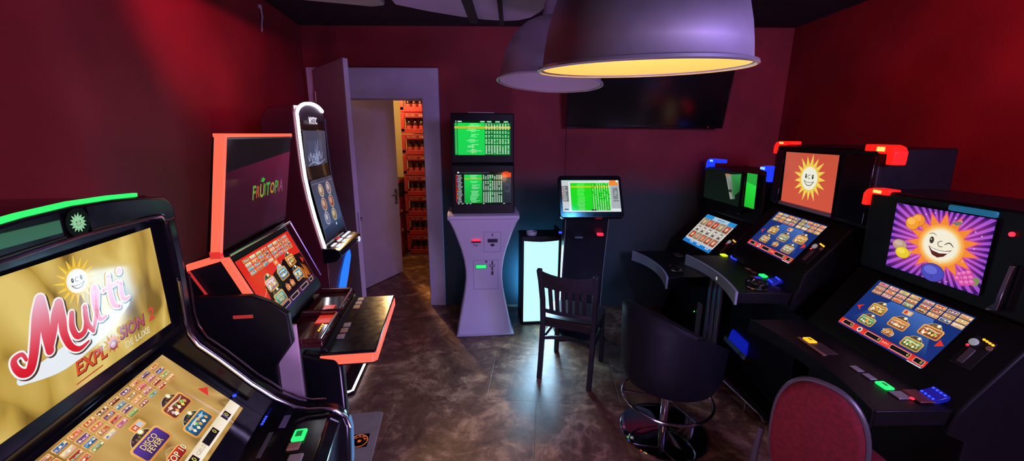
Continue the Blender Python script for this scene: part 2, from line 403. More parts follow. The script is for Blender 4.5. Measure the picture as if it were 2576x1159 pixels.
# ================================================================ door leaves
def leaf(name, label, hinge, tip, z1, thick, handle_side, far_handle):
    h, t = Vector(hinge+(0,)), Vector(tip+(0,)); L = (t-h).length; yaw = math.degrees(math.atan2(t.y-h.y, t.x-h.x))
    o = thing(name, label, 'door', h, yaw); o['kind'] = 'structure'
    MB().box(0, L, -thick/2, thick/2, .008, z1).build('panel', M_DOOR, o, bevel=.003)
    MB().box(L-.004, L+.0015, -thick*.22, thick*.22, .93, 1.14).build('latch_plate', M_STEEL, o, bevel=.0008)
    for s in ((-1, 1) if far_handle == 2 else (far_handle,)):
        hd = MB().tube([(L-.06, s*thick/2, 1.06), (L-.06, s*(thick/2+.045), 1.06)], .009).tube([(L-.055, s*(thick/2+.045), 1.06), (L-.12, s*(thick/2+.05), 1.06), (L-.175, s*(thick/2+.045), 1.055)], .009)
        hd.box(L-.085, L-.035, s*thick/2, s*(thick/2+.006), .93, 1.12)
        hd.tube([(L-.06, s*(thick/2+.004), .965), (L-.06, s*(thick/2+.012), .965)], .012)
        hd.build('door_handle', M_STEEL, o)
    for z in (.25, z1-.25):
        MB().tube([(-.004, -thick/2, z-.05), (-.004, -thick/2, z+.05)], .008).build('hinge', M_STEEL, o)
    return o
leaf('door_1', 'open white outer door leaf standing out into the room beside the slim machine', (-1.845, 4.04), (-1.335, 3.46), 2.385, .04, 1, 1)
leaf('door_2', 'inner white door leaf with steel handle opened into the storage room', (-1.775, 4.50), (-1.475, 5.20), 2.20, .04, -1, -1)

# ================================================================ ceiling pieces
def ceil_obj(name, label, pts, z0, z1, m, grooves=()):
    o = thing(name, label, 'ceiling panel', (0, 0, 0))
    MB().prism(pts, z0, z1, 'z').build('board', m, o, bevel=.015, seg=3)
    for x0, x1, y0, y1 in grooves:
        MB().box(x0, x1, y0, y1, z0-.03, z0+.001).build('cross_bar', M_CEIL, o, bevel=.003)
    MB().tube([(pts[0][0]+.25, pts[0][1]+.28, z1-.01), (pts[0][0]+.25, pts[0][1]+.28, ZC)], .012).build('hanger_rod', M_STEEL, o)
    return o
arc = [(.155+.11*math.cos(R(a)) - .11, 2.66+.17*math.sin(R(a)) - .0) for a in range(0, 91, 10)]
P0 = [(-.64, 1.55), (.20, 1.55), (.20, 2.35), (.192, 2.50), (.165, 2.62), (.115, 2.74), (.04, 2.81), (-.05, 2.83), (-.18, 2.80), (-.32, 2.74), (-.50, 2.63), (-.665, 2.50)]
ceil_obj('ceiling_canopy', 'rounded lilac ceiling canopy with dark cross bars hanging above the door', P0, 2.5, 2.56, M_PANEL, [(-.27, -.22, 1.6, 2.765), (-.085, -.06, 1.6, 2.81)])
P1 = [(-1.25, 1.55), (-.70, 1.55), (-.72, 2.52), (-.80, 2.545), (-1.25, 2.40)]
ceil_obj('ceiling_board', 'narrow beige ceiling board left of the rounded lilac canopy', P1, 2.5, 2.54, M_PANELB)
o = thing('cable', 'thin white cable hanging down the red wall near the ceiling', 'cable', (0, 0, 0))
y0 = 3.30
MB().tube([(lwx(y0)+.012, y0, 2.70), (lwx(y0)+.014, y0+.004, 2.64), (lwx(y0-.02)+.012, y0-.02, 2.58), (lwx(y0-.03)+.012, y0-.03, 2.53)], .006).build('cord', mat('white_cable', (.5, .45, .45), .5), o)
MB().box(lwx(y0)+.001, lwx(y0)+.016, y0-.012, y0+.012, 2.695, 2.72).build('clip', mat('white_cable', (.5, .45, .45), .5), o, bevel=.002)

# ================================================================ storage: crates and bottles
M_CR = mat('red_crate_plastic', (.46, .028, .022), .45, noise=.12, nscale=9)
M_CRD = mat('dark_red_crate_plastic', (.30, .02, .03), .5, noise=.12, nscale=9)
M_BOT = mat('brown_bottle_glass', (.05, .012, .01), .12, spec=.6)
M_CAP = mat('red_bottle_cap', (.62, .05, .05), .4)
M_LAB = mat('red_bottle_label', (.55, .06, .05), .5)
M_INK = mat('cream_print', (.85, .72, .55), .6)
CW, CD, CH = .40, .30, .30
def crate_mesh(parent, m):
    b = MB().box(0, CW, 0, CD, .006, .03)
    for x in (0, CW-.05):
        for y in (0, CD-.03): b.box(x, x+.05, y, y+.03, .03, CH-.07)
    b.box(0, CW, 0, .018, CH-.075, CH-.004).box(0, CW, CD-.018, CD, CH-.075, CH-.004)
    b.box(0, .018, .018, CD-.018, CH-.075, CH-.004).box(CW-.018, CW, .018, CD-.018, CH-.075, CH-.004)
    b.box(0, CW, 0, .016, .03, .075).box(0, .016, .016, CD, .03, .075).box(CW-.016, CW, .016, CD, .03, .075)
    b.box(.05, CW-.05, CD-.014, CD, .075, CH-.075)
    b.build('shell', m, parent, bevel=.004)
    c = Canvas(.30, .036)
    c.rect(0, 0, .30, .036, '8a1616'); c.up(); c.text('12 x 1,0 L', .09, .018, .034, 'd8b890', bold=.01); c.text('Cola', .235, .018, .034, 'e8d0b0', shear=.3, bold=.02)
    c.build('printed_band', parent, (CW/2, -.0015, CH-.04), mats=[ink_mat()], thick=.001)
def ink_mat():
    if 'printed_ink' in MATS: return MATS['printed_ink']
    m = bpy.data.materials.new('printed_ink'); m.use_nodes = True; b = m.node_tree.nodes['Principled BSDF']
    a = m.node_tree.nodes.new('ShaderNodeAttribute'); a.attribute_name = 'ink'
    m.node_tree.links.new(a.outputs['Color'], b.inputs['Base Color']); b.inputs['Roughness'].default_value = .5
    MATS['printed_ink'] = m; return m
ORD = ['lowest', 'second lowest', 'third from the floor', 'fourth from the floor', 'fifth from the floor', 'sixth from the floor', 'second from the top', 'topmost']
CX, CY = -1.60, 6.02
first = thing('bottle_crate', 'lowest red crate of the tall bottle stack in the storage doorway', 'crate', (CX, CY, 0), 0, 'tall stack of red crates')
crate_mesh(first, M_CR)
fc = thing('bottle_crate', 'bottom dark red crate of the short stack behind the inner door', 'crate', (-2.03, 5.86, 0), 0, 'short stack of dark crates')
crate_mesh(fc, M_CRD)
def bottle(loc, label, group):
    o = thing('bottle', label, 'bottle', loc, 0, group)
    MB().lathe([(.0, 0), (.038, 0), (.041, .006), (.041, .10), (.036, .13), (.017, .165), (.014, .175), (.014, .196)], 14).build('body', M_BOT, o)
    MB().lathe([(.0415, .03), (.0418, .032), (.0418, .085), (.0415, .087)], 14).build('label', M_LAB, o)
    MB().lathe([(.016, .190), (.0165, .192), (.0165, .206), (.012, .209), (0, .209)], 12).build('cap', M_CAP, o)
    return o
b0 = None
for k in range(8):
    if k: copy_thing(first, (CX, CY, k*CH), 0, f'{ORD[k]} red crate of the tall bottle stack in the storage doorway')
    for j in range(3):
        side = ['left', 'middle', 'right'][j]
        lab = f'{side} bottle at the front of the {ORD[k]} crate in the tall stack'
        p = (CX+.105+.09*j, CY+.075, k*CH+.031)
        if b0 is None: b0 = bottle(p, lab, 'bottles in the tall crate stack')
        else: copy_thing(b0, p, 0, lab)
for k, nm in ((1, 'second'), (2, 'third'), ):
    copy_thing(fc, (-2.03, 5.86, k*CH), 0, f'{nm} dark red crate from the floor in the short stack behind the inner door')
o = thing('carton', 'open dark carton of goods on top of the short crate stack', 'box', (-2.03, 5.86, .9), 0)
M_CART = mat('dark_carton', (.03, .025, .03), .6); M_RL = mat('carton_print', (.5, .06, .04), .5)
MB().box(0, .40, 0, .30, .0, .27).build('box_body', M_CART, o, bevel=.004)
MB().box(-.004, .404, -.004, .304, .215, .262).build('box_band', M_RL, o, bevel=.002)
MB().prism([(.22, .08), (.36, .11), (.35, .19), (.27, .17)], -.003, .001, 'y').build('box_label', mat('cream_label', (.7, .6, .4), .5), o)
# ================================================================ shared display artwork
def hexmix(a, b, t):
    A = [int(a[i:i+2], 16) for i in (0, 2, 4)]; B = [int(b[i:i+2], 16) for i in (0, 2, 4)]
    return '%02x%02x%02x' % tuple(int(x*(1-t)+y*t) for x, y in zip(A, B))
def sun(c, u, v, r, rr, n=16, ray='f2c832', rim='f7e9a0', face='f4f1dc', ink='3a3428', rot=0.0, sq=1.0, simple=False):
    """round smiling sun emblem: rays, pale face, eyes, nose and mouth"""
    for i in range(n):
        a = 2*PI*i/n+rot; d = PI/n; k = rr*(1.0 if i % 2 else .92); q = r*1.17
        c.face([(u+q*math.cos(a-d), v+q*math.sin(a-d)), (u+k*math.cos(a), v+k*math.sin(a)), (u+q*math.cos(a), v+q*math.sin(a))], [ray, rim, rim])
        c.face([(u+q*math.cos(a+d), v+q*math.sin(a+d)), (u+k*math.cos(a), v+k*math.sin(a)), (u+q*math.cos(a), v+q*math.sin(a))], [hexmix(ray, 'a06010', .3), ray, ray])
    c.disc(u, v, r*1.17, ray, n=n*2); c.up(); c.disc(u, v, r, face, n=32); c.up()
    if simple: return
    for s in (-1, 1):
        c.disc(u+s*r*.42, v-r*.16, r*.12, ink, rv=r*.2, n=14)
    c.stroke([(u+r*.12, v-r*.30), (u-r*.13, v-r*.24), (u-r*.15, v-r*.02), (u+r*.1, v+r*.03)], ink, w=r*.045, n=5)
    c.stroke([(u-r*.60, v+r*.22), (u-r*.36, v+r*.50), (u, v+r*.62), (u+r*.36, v+r*.50), (u+r*.60, v+r*.22)], ink, w=r*.06, n=5)
    c.stroke([(u-r*.60, v+r*.22), (u-r*.3, v+r*.33), (u+r*.3, v+r*.33), (u+r*.60, v+r*.22)], ink, w=r*.04, n=5)
    c.up(); c.disc(u-r*.40, v-r*.20, r*.04, face, n=8); c.disc(u+r*.44, v-r*.20, r*.04, face, n=8)
ICON = ['e8703a', 'd84a28', 'c87840', 'f0a060', '6a4a8a', '4aa0c0', 'b03838', 'e0c060', '8ab060', 'd070a0', 'f0e0c0', '704030', '3a70b0', 'e86050']
def scrawl(c, u0, u1, v, hh, col, q):
    """a row of tiny blocky letter shapes, too small to read"""
    x = u0
    while x < u1-hh*.4:
        wd = hh*q.uniform(.35, .75); t = hh*.22
        c.face([(x, v-hh/2), (x+t, v-hh/2), (x+t, v+hh/2), (x, v+hh/2)], col)
        k = q.randrange(4)
        if k == 0: c.face([(x+t, v-hh/2), (x+wd, v-hh/2), (x+wd, v-hh/2+t), (x+t, v-hh/2+t)], col)
        if k in (0, 1): c.face([(x+t, v-t/2), (x+wd*.9, v-t/2), (x+wd*.9, v+t/2), (x+t, v+t/2)], col)
        if k in (1, 2): c.face([(x+wd-t*.8, v-hh/2), (x+wd, v-hh/2), (x+wd, v+hh/2), (x+wd-t*.8, v+hh/2)], col)
        if k in (2, 3): c.face([(x+t, v+hh/2-t), (x+wd, v+hh/2-t), (x+wd, v+hh/2), (x+t, v+hh/2)], col)
        x += wd+hh*.22
def icon(c, u0, v0, u1, v1, k, border='f3c080'):
    """a small game tile"""
    q = random.Random(k); w, h = u1-u0, v1-v0
    c.rrect(u0, v0, u1, v1, h*.16, border, hexmix(border, 'a85820', .35)); c.up()
    a = q.choice(ICON); b = q.choice(ICON)
    c.rrect(u0+w*.08, v0+h*.12, u1-w*.08, v1-h*.12, h*.1, a, hexmix(a, '401010', .3)); c.up()
    for i in range(3):
        x = u0+w*(.2+.3*i)+q.uniform(-.05, .05)*w; y = v0+h*q.uniform(.3, .6)
        c.poly([(x-w*.1, y+h*.14), (x-w*.02, y-h*.18), (x+w*.12, y-h*.05), (x+w*.06, y+h*.2)], q.choice(['fff0d0', b, 'f8e0a0', hexmix(b, 'ffffff', .5)]))
    c.up(); scrawl(c, u0+w*.16, u1-w*.14, v0+h*q.choice((.36, .66)), h*.24, hexmix(b, 'fff4e0', .65), q)
    c.lay -= 3
def card(c, u, v, w, h, k, dome='3a2c30', border='f0b060', inner=None, words=None, badge=True, wcol='fff0c0'):
    """a large game card with a round picture rising behind it"""
    q = random.Random(k*13+5)
    c.disc(u-w*.02, v-h*.34, w*.36, 'c8b090', rv=h*.52, n=28); c.up(); c.disc(u-w*.02, v-h*.34, w*.335, dome, rv=h*.48, n=28); c.up()
    for i in range(5): c.disc(u-w*.22+w*.1*i, v-h*.6+q.uniform(-.06, .06)*h, w*.04, hexmix(dome, q.choice(ICON), .4), n=8)
    c.up(); c.rrect(u-w/2, v-h/2, u+w/2, v+h/2, h*.2, border, hexmix(border, 'c06820', .5)); c.up()
    inner = inner or q.choice(ICON)
    c.rrect(u-w*.44, v-h*.40, u+w*.44, v+h*.40, h*.13, inner, hexmix(inner, '201018', .45)); c.up()
    if words:
        n = len(words)
        for i, t in enumerate(words):
            yy = v+h*.62*((i+.5)/n-.5); c.text(t, u, yy, h*.78/n, '402010', bold=.045, sx=.85); c.up(); c.text(t, u, yy, h*.78/n, wcol, bold=.01, sx=.85)
    else:
        for i in range(9):
            x = u+w*q.uniform(-.36, .36); y = v+h*q.uniform(-.26, .26); s = h*q.uniform(.06, .17)
            if i % 3 == 0: c.disc(x, y, s, q.choice(['e04030', 'f0c030', '60b040', 'e88030', '8050b0']), n=12); continue
            c.poly([(x-s, y+s*.5), (x-s*.3, y-s), (x+s, y-s*.4), (x+s*.6, y+s)], q.choice(['fff0d0', 'f0c050', hexmix(inner, 'ffffff', .55), hexmix(inner, '000000', .4)]))
        c.up()
        for i in range(5):
            x = u+w*(-.30+.15*i); y = v+h*(.16 if i % 2 else .10); s = h*.14
            c.poly([(x-s*.8, y), (x, y-s), (x+s*.8, y), (x, y+s)], q.choice(['fff0c8', 'f8d860', hexmix(inner, 'ffffff', .7), 'f0a860']))
        c.stroke([(u-w*.38, v-h*.16, h*.05), (u-w*.1, v-h*.24, h*.10), (u+w*.2, v-h*.18, h*.09), (u+w*.38, v-h*.24, h*.04)], hexmix(inner, 'fff0d0', .75), n=4)
    if badge:
        c.up(); c.star(u+w*.10, v-h*.74, h*.10, h*.19, 12, 'f4e4a0'); c.up(); c.disc(u+w*.10, v-h*.74, h*.1, 'fbf4d8')
def menu(c, w, h, bar=('d8281c', 'f04030'), cards=None, icols=(), bg=None):
    """game selection page: rows of tiles on top, six cards, red arrows, counters along the bottom bar"""
    c.up()
    k = 0
    for (u0, u1, n, v0, v1, rows) in icols:
        du = (u1-u0)/n; dv = (v1-v0)/rows
        for j in range(rows):
            for i in range(n):
                k += 1; icon(c, w*(u0+du*(i+.06)), h*(v0+dv*(j+.08)), w*(u0+du*(i+.94)), h*(v0+dv*(j+.92)), k*7+int(w*1000))
    L0 = c.lay
    for i, (u, v, cw, ch, kw) in enumerate(cards):
        c.lay = L0; card(c, w*u, h*v, w*cw, h*ch, i+3, **kw)
    c.lay = L0
    for (u, s) in ((.065, -1), (.955, 1)):
        x, y, d = w*u, h*.56, h*.055
        c.poly([(x+s*d, y), (x-s*d*.8, y-d*1.15), (x-s*d*.2, y), (x-s*d*.8, y+d*1.15)] if s < 0 else [(x+d*.9, y), (x-d*.8, y-d*1.2), (x-d*.8, y+d*1.2)], 'e03424')
    c.up()
def bar(c, w, h, v0, v1, col, col2, boxes, zero='e8d060'):
    c.rect(0, h*v0, w, h*v1, col, col2); c.up(); vm = h*(v0+v1)/2; hh = h*(v1-v0)*.62
    for u0, u1 in boxes:
        c.rect(w*u0-.002, vm-hh/2-.002, w*u1+.002, vm+hh/2+.002, 'f0d0c0'); c.up(); c.rect(w*u0, vm-hh/2, w*u1, vm+hh/2, '161214'); c.up()
        c.text('0', w*u1-hh*.45, vm, hh*.85, zero, bold=.01)
        c.lay -= 2

# ================================================================ near left machine: golden "Multi" cabinet
ml = thing('slot_machine', 'near left slot machine with gold screens reading Multi and a green top light', 'slot machine', (-1.035, .912, 0), 101.5)
bz = lambda d: d
W2 = .345
MB().prism([(.44, .0), (.44, 1.60), (.012, 1.615), (.012, 1.165), (.060, 1.105), (-.178, .842), (-.215, .805), (-.44, .795), (-.475, .765), (-.46, .60), (-.30, .52), (-.24, .03), (-.24, 0)], -.33, .33, 'x').build('cabinet', M_BLK, ml, bevel=.006)
rim = [(.01, 1.60), (-.012, 1.585), (-.027, 1.545), (-.030, 1.44), (-.030, 1.335), (-.026, 1.20), (-.030, 1.15), (-.050, 1.105), (-.104, 1.046), (-.191, .942), (-.26, .872), (-.32, .830), (-.36, .815), (-.41, .811), (-.455, .797), (-.487, .765), (-.497, .72), (-.49, .545), (-.47, .50), (-.32, .46), (-.26, .03)]
for s in (-1, 1):
    x0, x1 = (W2-.02, W2+.03) if s > 0 else (-W2-.03, -W2+.02)
    MB().prism([(.44, 0), (.44, 1.60)]+rim, x0, x1, 'x').build('side_panel', M_BLK, ml, bevel=.012, seg=3)
    MB().tube([(s*(W2-.026), y-.004, z+.004) for y, z in rim[4:17]], .0065, n=10).tube([(s*(W2+.030), y-.004, z+.006) for y, z in rim[4:14]], .004, n=8).build('chrome_trim', M_CHROME, ml)
    MB().ribbon([(s*(W2+.005), -.499+.002, .745), (s*(W2+.005), -.503, .70), (s*(W2+.005), -.499, .62), (s*(W2+.005), -.494, .55)], .022, .006, up=(0, -1, 0)).build('blue_edge_light', glow('blue_edge_glow', '5a8cc8', .75), ml)
# arched header
def arch(dz, hw, rad):
    p = []
    for cx, a0 in ((-hw+rad, 180), (hw-rad, 90)):
        for i in range(7):
            a = R(a0-15*i); p.append((cx+rad*math.cos(a), 1.575-rad+dz+rad*math.sin(a)+(.012*(1-abs(cx)/hw) if 0 else 0)))
    top = [q for q in p]
    return top
out = [(-.372, 1.53), (-.368, 1.565), (-.352, 1.592), (-.325, 1.608), (-.24, 1.622), (-.12, 1.632), (0, 1.636), (.12, 1.632), (.24, 1.622), (.325, 1.608), (.352, 1.592), (.368, 1.565), (.372, 1.53)]
inn = [(.315, 1.53), (.312, 1.545), (.295, 1.556), (.24, 1.562), (0, 1.57), (-.24, 1.562), (-.295, 1.556), (-.312, 1.545), (-.315, 1.53)]
MB().prism(out+inn, -.032, .43, 'y').build('header_arch', M_BLK, ml, bevel=.010, seg=3)
MB().tube([(x*.985, -.033, z-.004) for x, z in inn[::-1]], .0045, n=8).build('chrome_trim', M_CHROME, ml)
MB().ribbon([(x, -.022, z+.005) for x, z in [(-.30, 1.613), (-.24, 1.622), (-.12, 1.632), (0, 1.636), (.12, 1.632), (.22, 1.625)]], .012, .010).build('green_top_light', glow('green_strip_glow', '1edc5a', 1.5), ml)
MB().box(-.26, -.045, -.0335, -.0315, 1.583, 1.612).build('green_reflection_patch', glow('painted_green_reflection', '1c5a30', .9), ml, bevel=.001)  # the header's green reflection, put in as a glowing patch
c = Canvas(.066, .066)
c.disc(.033, .033, .033, '0c1410', n=32); c.up(); sun(c, .033, .033, .013, .024, n=14, ray='7ac090', rim='b0e0b8', face='98cca0', ink='16301c')
c.build('emblem', ml, (-.004, -.036, 1.597))
# upper screen with the Multi artwork
w, h = .55, .309
c = Canvas(w, h)
GOLD = satin_mat('gold_satin_picture', '7d5f22', 'bd9a44', 'e0c470', 9.0)
c.rect(0, 0, w, h, '000000', m=1); c.up()
def P(u, v, k=0.0): return (u*w, v*h, k)
c.stroke([P(.17, .70, .02), P(.34, .72, .05), P(.56, .66, .045), P(.72, .56, .03)], 'e6ecf2', n=6); c.up()
sun(c, w*.495, h*.215, .029, .062, n=17, ray='e8b828', rim='f4d860', face='f3f0e4')
S = [[P(.205, .585, .009), P(.195, .535, .011), P(.165, .545, .015), P(.162, .60, .018), P(.178, .655, .022), P(.205, .665, .024), P(.232, .59, .025), P(.262, .46, .027), P(.29, .33, .028), P(.318, .235, .026)],
     [P(.318, .235, .026), P(.313, .36, .029), P(.303, .48, .027), P(.298, .61, .024)],
     [P(.298, .61, .016), P(.33, .50, .021), P(.358, .385, .024), P(.385, .315, .022)],
     [P(.385, .315, .025), P(.380, .44, .026), P(.372, .55, .024), P(.385, .66, .020), P(.42, .715, .015), P(.47, .70, .007)],
     [P(.428, .43, .016), P(.413, .53, .019), P(.425, .615, .019), P(.462, .61, .017), P(.485, .53, .016), P(.495, .43, .016)],
     [P(.495, .43, .016), P(.485, .55, .018), P(.505, .645, .012)],
     [P(.505, .645, .010), P(.54, .53, .014), P(.572, .37, .015), P(.568, .31, .013), P(.553, .35, .015), P(.545, .47, .018), P(.553, .58, .014), P(.59, .585, .006)],
     [P(.655, .27, .014), P(.643, .40, .017), P(.645, .52, .017), P(.675, .565, .010)],
     [P(.605, .375, .010), P(.70, .36, .009)],
     [P(.715, .375, .014), P(.705, .46, .017), P(.712, .525, .014), P(.745, .53, .006)]]
def lettering(col, extra, du=0, dv=0, grad=None):
    for s_ in S:
        c.stroke([(p[0], p[1], p[2]*.80) for p in s_], col, extra=extra, du=du, dv=dv, grad=grad, n=6)
        if grad: c.up()
    c.disc(w*.722+du, h*.275+dv, .0085+extra, col, n=16)
lettering('4a3020', .0045, .003, .004); c.up(); lettering('f7f2f2', .0038); c.up()
lettering('c8203a', 0, grad=(h*.22, (236, 190, 210), h*.66, (214, 24, 40))); c.up()
c.disc(w*.722, h*.275, .0085, 'd890c0'); c.up()
c.text('EXPL', w*.455, h*.855, .046, '5a1a10', bold=.05, shear=.15, sx=.9); c.up(); c.text('EXPL', w*.453, h*.85, .046, 'd8502e', bold=.02, shear=.15, sx=.9)
c.text('SION', w*.715, h*.80, .046, '3a1840', bold=.05, shear=.15, sx=.9); c.up(); c.text('SION', w*.713, h*.795, .046, 'b4485a', bold=.02, shear=.15, sx=.9)
c.text('2', w*.855, h*.79, .052, 'c84838', bold=.03, shear=.15)
c.star(w*.585, h*.83, .013, .026, 9, 'd86838', rot=.3); c.up(); c.disc(w*.585, h*.845, .013, '9a4a50'); c.up(); c.disc(w*.582, h*.84, .008, 'd0a0a8')
c.text('DE LUXE', w*.735, h*.915, .026, 'd8d0b0', bold=.02, sx=.95)
c.stroke([P(.36, .955, .003), P(.5, .945, .003)], 'b04028', n=3)
c.build('upper_screen', ml, (0, -.006, 1.369), tilt=.8, yaw=-1.2, mats=[screen_mat(), GOLD])
# touch screen
c = Canvas(w, h)
c.rect(0, 0, w, h, '000000', m=1)
cards = [(.24, .46, .18, .17, dict(inner='7a2838')), (.49, .52, .20, .19, dict(inner='5a3a9a', words=['DISCO', 'FEVER'], wcol='f8d890')), (.755, .46, .175, .17, dict(inner='8a4038')),
         (.27, .73, .18, .16, dict(inner='7a2820', words=['MONK', 'WIN'])), (.505, .745, .11, .11, dict(inner='d03020', words=['TOP 10'], badge=False, dome='b08848')), (.735, .72, .19, .17, dict(inner='2870a0', dome='222a34'))]
menu(c, w, h, cards=cards, icols=[(.0, .93, 12, .015, .255, 4)])
c.rrect(w*.49, h*.29, w*.57, h*.37, .004, 'f0b060'); c.up(); c.rect(w*.50, h*.305, w*.53, h*.355, 'd03020'); c.rect(w*.53, h*.305, w*.56, h*.355, 'c8c8d0'); c.text('M', w*.515, h*.33, .014, 'ffe0c0', bold=.03)
c.up(); bar(c, w, h, .83, .955, 'e8d8b8', 'fbf0e0', [(.20, .36), (.42, .55), (.64, .76), (.85, .905)])
c.text('GELD', w*.60, h*.893, .017, 'a89878')
c.build('touch_screen', ml, (.022, -.062, .983), tilt=42.2, mats=[screen_mat(), satin_mat('tan_satin_picture', '8e6a30', 'b48a48', 'cca662', 10.0)])
# console buttons
def key_button(parent, x, y, z, sx, sy, hh, m, mtop=None, rot=0, name='button'):
    b = MB().box(-sx/2, sx/2, -sy/2, sy/2, 0, hh)
    b.xf(Matrix.Translation((x, y, z)) @ Matrix.Rotation(R(rot), 4, 'Z'))
    return b.build(name, m, parent, bevel=min(sx, sy)*.16)
G_GREEN = glow('green_button_glow', '20d868', 1.6); G_YEL = glow('amber_button_glow', 'ffb020', 1.5); G_BLUE = glow('blue_led_glow', '2840ff', 2.2)
G_ORANGE = glow('orange_led_glow', 'ff9a20', 2.5); M_BTN = mat('grey_button', (.42, .39, .37), .4); M_BTNB = mat('brown_button', (.48, .28, .18), .4)
G_LIME = glow('lime_button_glow', 'c8e020', 1.4); G_RED = glow('red_led_glow', 'ff2a40', 1.8); M_BTNR = mat('red_brown_button', (.34, .10, .07), .4)
b = key_button(ml, .205, -.365, .797, .055, .042, .012, G_GREEN); MB().box(.192, .218, -.375, -.355, .8095, .8105).build('button_face', mat('green_button_face', (.02, .22, .06), .3, emit='0c7030', estr=.8), b)
key_button(ml, .155, -.362, .797, .035, .040, .010, M_BTNB); key_button(ml, .085, -.382, .797, .062, .045, .010, M_BTN); key_button(ml, .0, -.40, .797, .062, .045, .010, M_BTNR)
key_button(ml, -.085, -.405, .797, .062, .045, .010, M_BTN)
MB().box(.255, .325, -.305, -.262, .797, .802).build('note_slot', mat('lilac_slot', (.22, .20, .34), .35), ml, bevel=.002)
MB().box(.12, .24, -.275, -.235, .797, .803).build('card_slot', mat('grey_slot', (.13, .13, .14), .4), ml, bevel=.002)
for i in range(4): MB().lathe([(0, 0), (.0045, 0), (.0045, .004), (0, .006)], 10, (.285+.013*i, -.222, .803)).build('blue_led', G_BLUE, ml)
MB().lathe([(0, 0), (.006, 0), (.006, .005), (0, .008)], 10, (.318, -.135, .905)).build('blue_led', G_BLUE, ml)

# ================================================================ middle left machine with red light strips
fm = thing('slot_machine', 'slot machine with red light strips and red touch screen beside the golden cabinet', 'slot machine', (-1.05, 1.764, 0), 98.6)
G_REDS = glow('red_strip_glow', 'ff6248', 1.3)
M_ORG = mat('frosted_red_cap', (.5, .06, .04), .35, emit='e03020', estr=.8)
# upper display box leaning forward
def ln(z): return .0 + (1.785-z)*.075/.425      # front face of the upper box
MB().prism([(ln(1.37)+.004, 1.37), (ln(1.782)+.004, 1.782), (ln(1.782)+.050, 1.79), (ln(1.37)+.060, 1.36)], -.295, .305, 'x').build('upper_box', M_BLS, fm, bevel=.004)
for s, nm in ((-.312, 0),):
    MB().prism([(ln(1.36), 1.36), (ln(1.785), 1.785), (ln(1.785)+.036, 1.785), (ln(1.36)+.036, 1.36)], s, s+.016, 'x').build('red_light_strip', G_REDS, fm, bevel=.002)
    MB().prism([(ln(1.36)-.001, 1.345), (ln(1.36)-.001, 1.372), (ln(1.36)+.038, 1.372), (ln(1.36)+.038, 1.345)], s-.001, s+.017, 'x').build('strip_cap', M_ORG, fm, bevel=.002)
MB().box(-.310, .321, .0, .040, 1.785, 1.798).build('red_light_strip', G_REDS, fm, bevel=.002)
MB().box(-.298, .307, -.003, .0, 1.778, 1.784).build('top_edge', mat('top_edge_metal', (.4, .3, .3), .3, metal=.8), fm, bevel=.001)
uw, uh = .60, .412
c = Canvas(uw, uh)
c.rect(0, 0, uw, uh, '1d1519', '1a1014'); c.up(); c.face([(0, uh*.30), (uw, uh*.17), (uw, uh*.97), (0, uh*.99)], ['3c1222', '681c3a', '381224', '281018']); c.up()  # maroon wash paints the red wall's reflection into the picture
tw = 'FRUITOPIA'; cols = ['6a9a3a', 'b04a2a', '8a9a3a', '3a8a3a', '4aa048', 'b88a30', '4a9a50', 'a04a30', '8a3a6a']
x = uw*.36
for i, ch in enumerate(tw):
    sz = .070+.012*(i % 2 == 0); vs_, _ = text_mesh(ch, .02); wd = (max(p[0] for p in vs_)-min(p[0] for p in vs_))*sz*.80
    c.text(ch, x+wd/2+.001, uh*.566, sz, '3c3024', bold=.06, sx=.80); c.up(); c.text(ch, x+wd/2, uh*.562, sz, cols[i], bold=.02, sx=.80); c.up(); x += wd+.0045
c.poly([(uw*.475, uh*.455), (uw*.50, uh*.41), (uw*.54, uh*.435), (uw*.515, uh*.465)], '2fae3a')
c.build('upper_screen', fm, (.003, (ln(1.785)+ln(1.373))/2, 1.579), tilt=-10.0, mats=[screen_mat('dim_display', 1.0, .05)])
# lower head with the touch screen
MB().prism([(.0785, 1.355), (.19, 1.33), (.40, 1.20), (.42, .95), (.0, .95), (-.068, 1.0), (-.061, 1.030)], -.292, .302, 'x').build('lower_head', M_BLS, fm, bevel=.006)
MB().tube([(-.298, .056, 1.352), (.308, .056, 1.352), (.308, -.066, 1.058)], .006, n=8).build('chrome_trim', M_CHROME, fm)
for s in (-.310,):
    MB().prism([(.055, 1.345), (.085, 1.345), (-.02, 1.10), (-.05, 1.10)], s, s+.018, 'x').build('red_light_strip', G_REDS, fm, bevel=.002)
    MB().prism([(.085, 1.358), (.20, 1.325), (.20, 1.300), (.085, 1.333)], s, s+.018, 'x').build('red_light_strip', G_REDS, fm, bevel=.002)
    MB().prism([(.196, 1.30), (.202, 1.30), (.105, 1.10), (.099, 1.10)], s+.004, s+.012, 'x').build('thin_red_light', mat('thin_red_strip', (.2, .02, .02), .4, emit='c83030', estr=.7), fm)
w, h = .53, .282
c = Canvas(w, h)
c.rect(0, 0, w, h, 'd8281c', 'e03024'); c.up()
c.face([(w*.16, h*.52), (w*.62, h*.36), (w*.99, h*.44), (w, h), (w*.10, h)], ['3a1210', '1e0c0c', '241010', '120a0e', '0e0a10']); c.up()
for k in range(4): c.stroke([P(0, 0), P(0, 0)], 'd8281c', w=.0001) if 0 else None
for k in range(6):
    q = random.Random(k); u, v = .80+.028*k, .70+.03*(k % 3)
    c.stroke([(w*u, h*(v+.12), .012), (w*(u+.01), h*v, .010), (w*(u-.006), h*(v-.10), .003)], q.choice(['c86a28', 'e89a40', '8a3a18']), n=4)
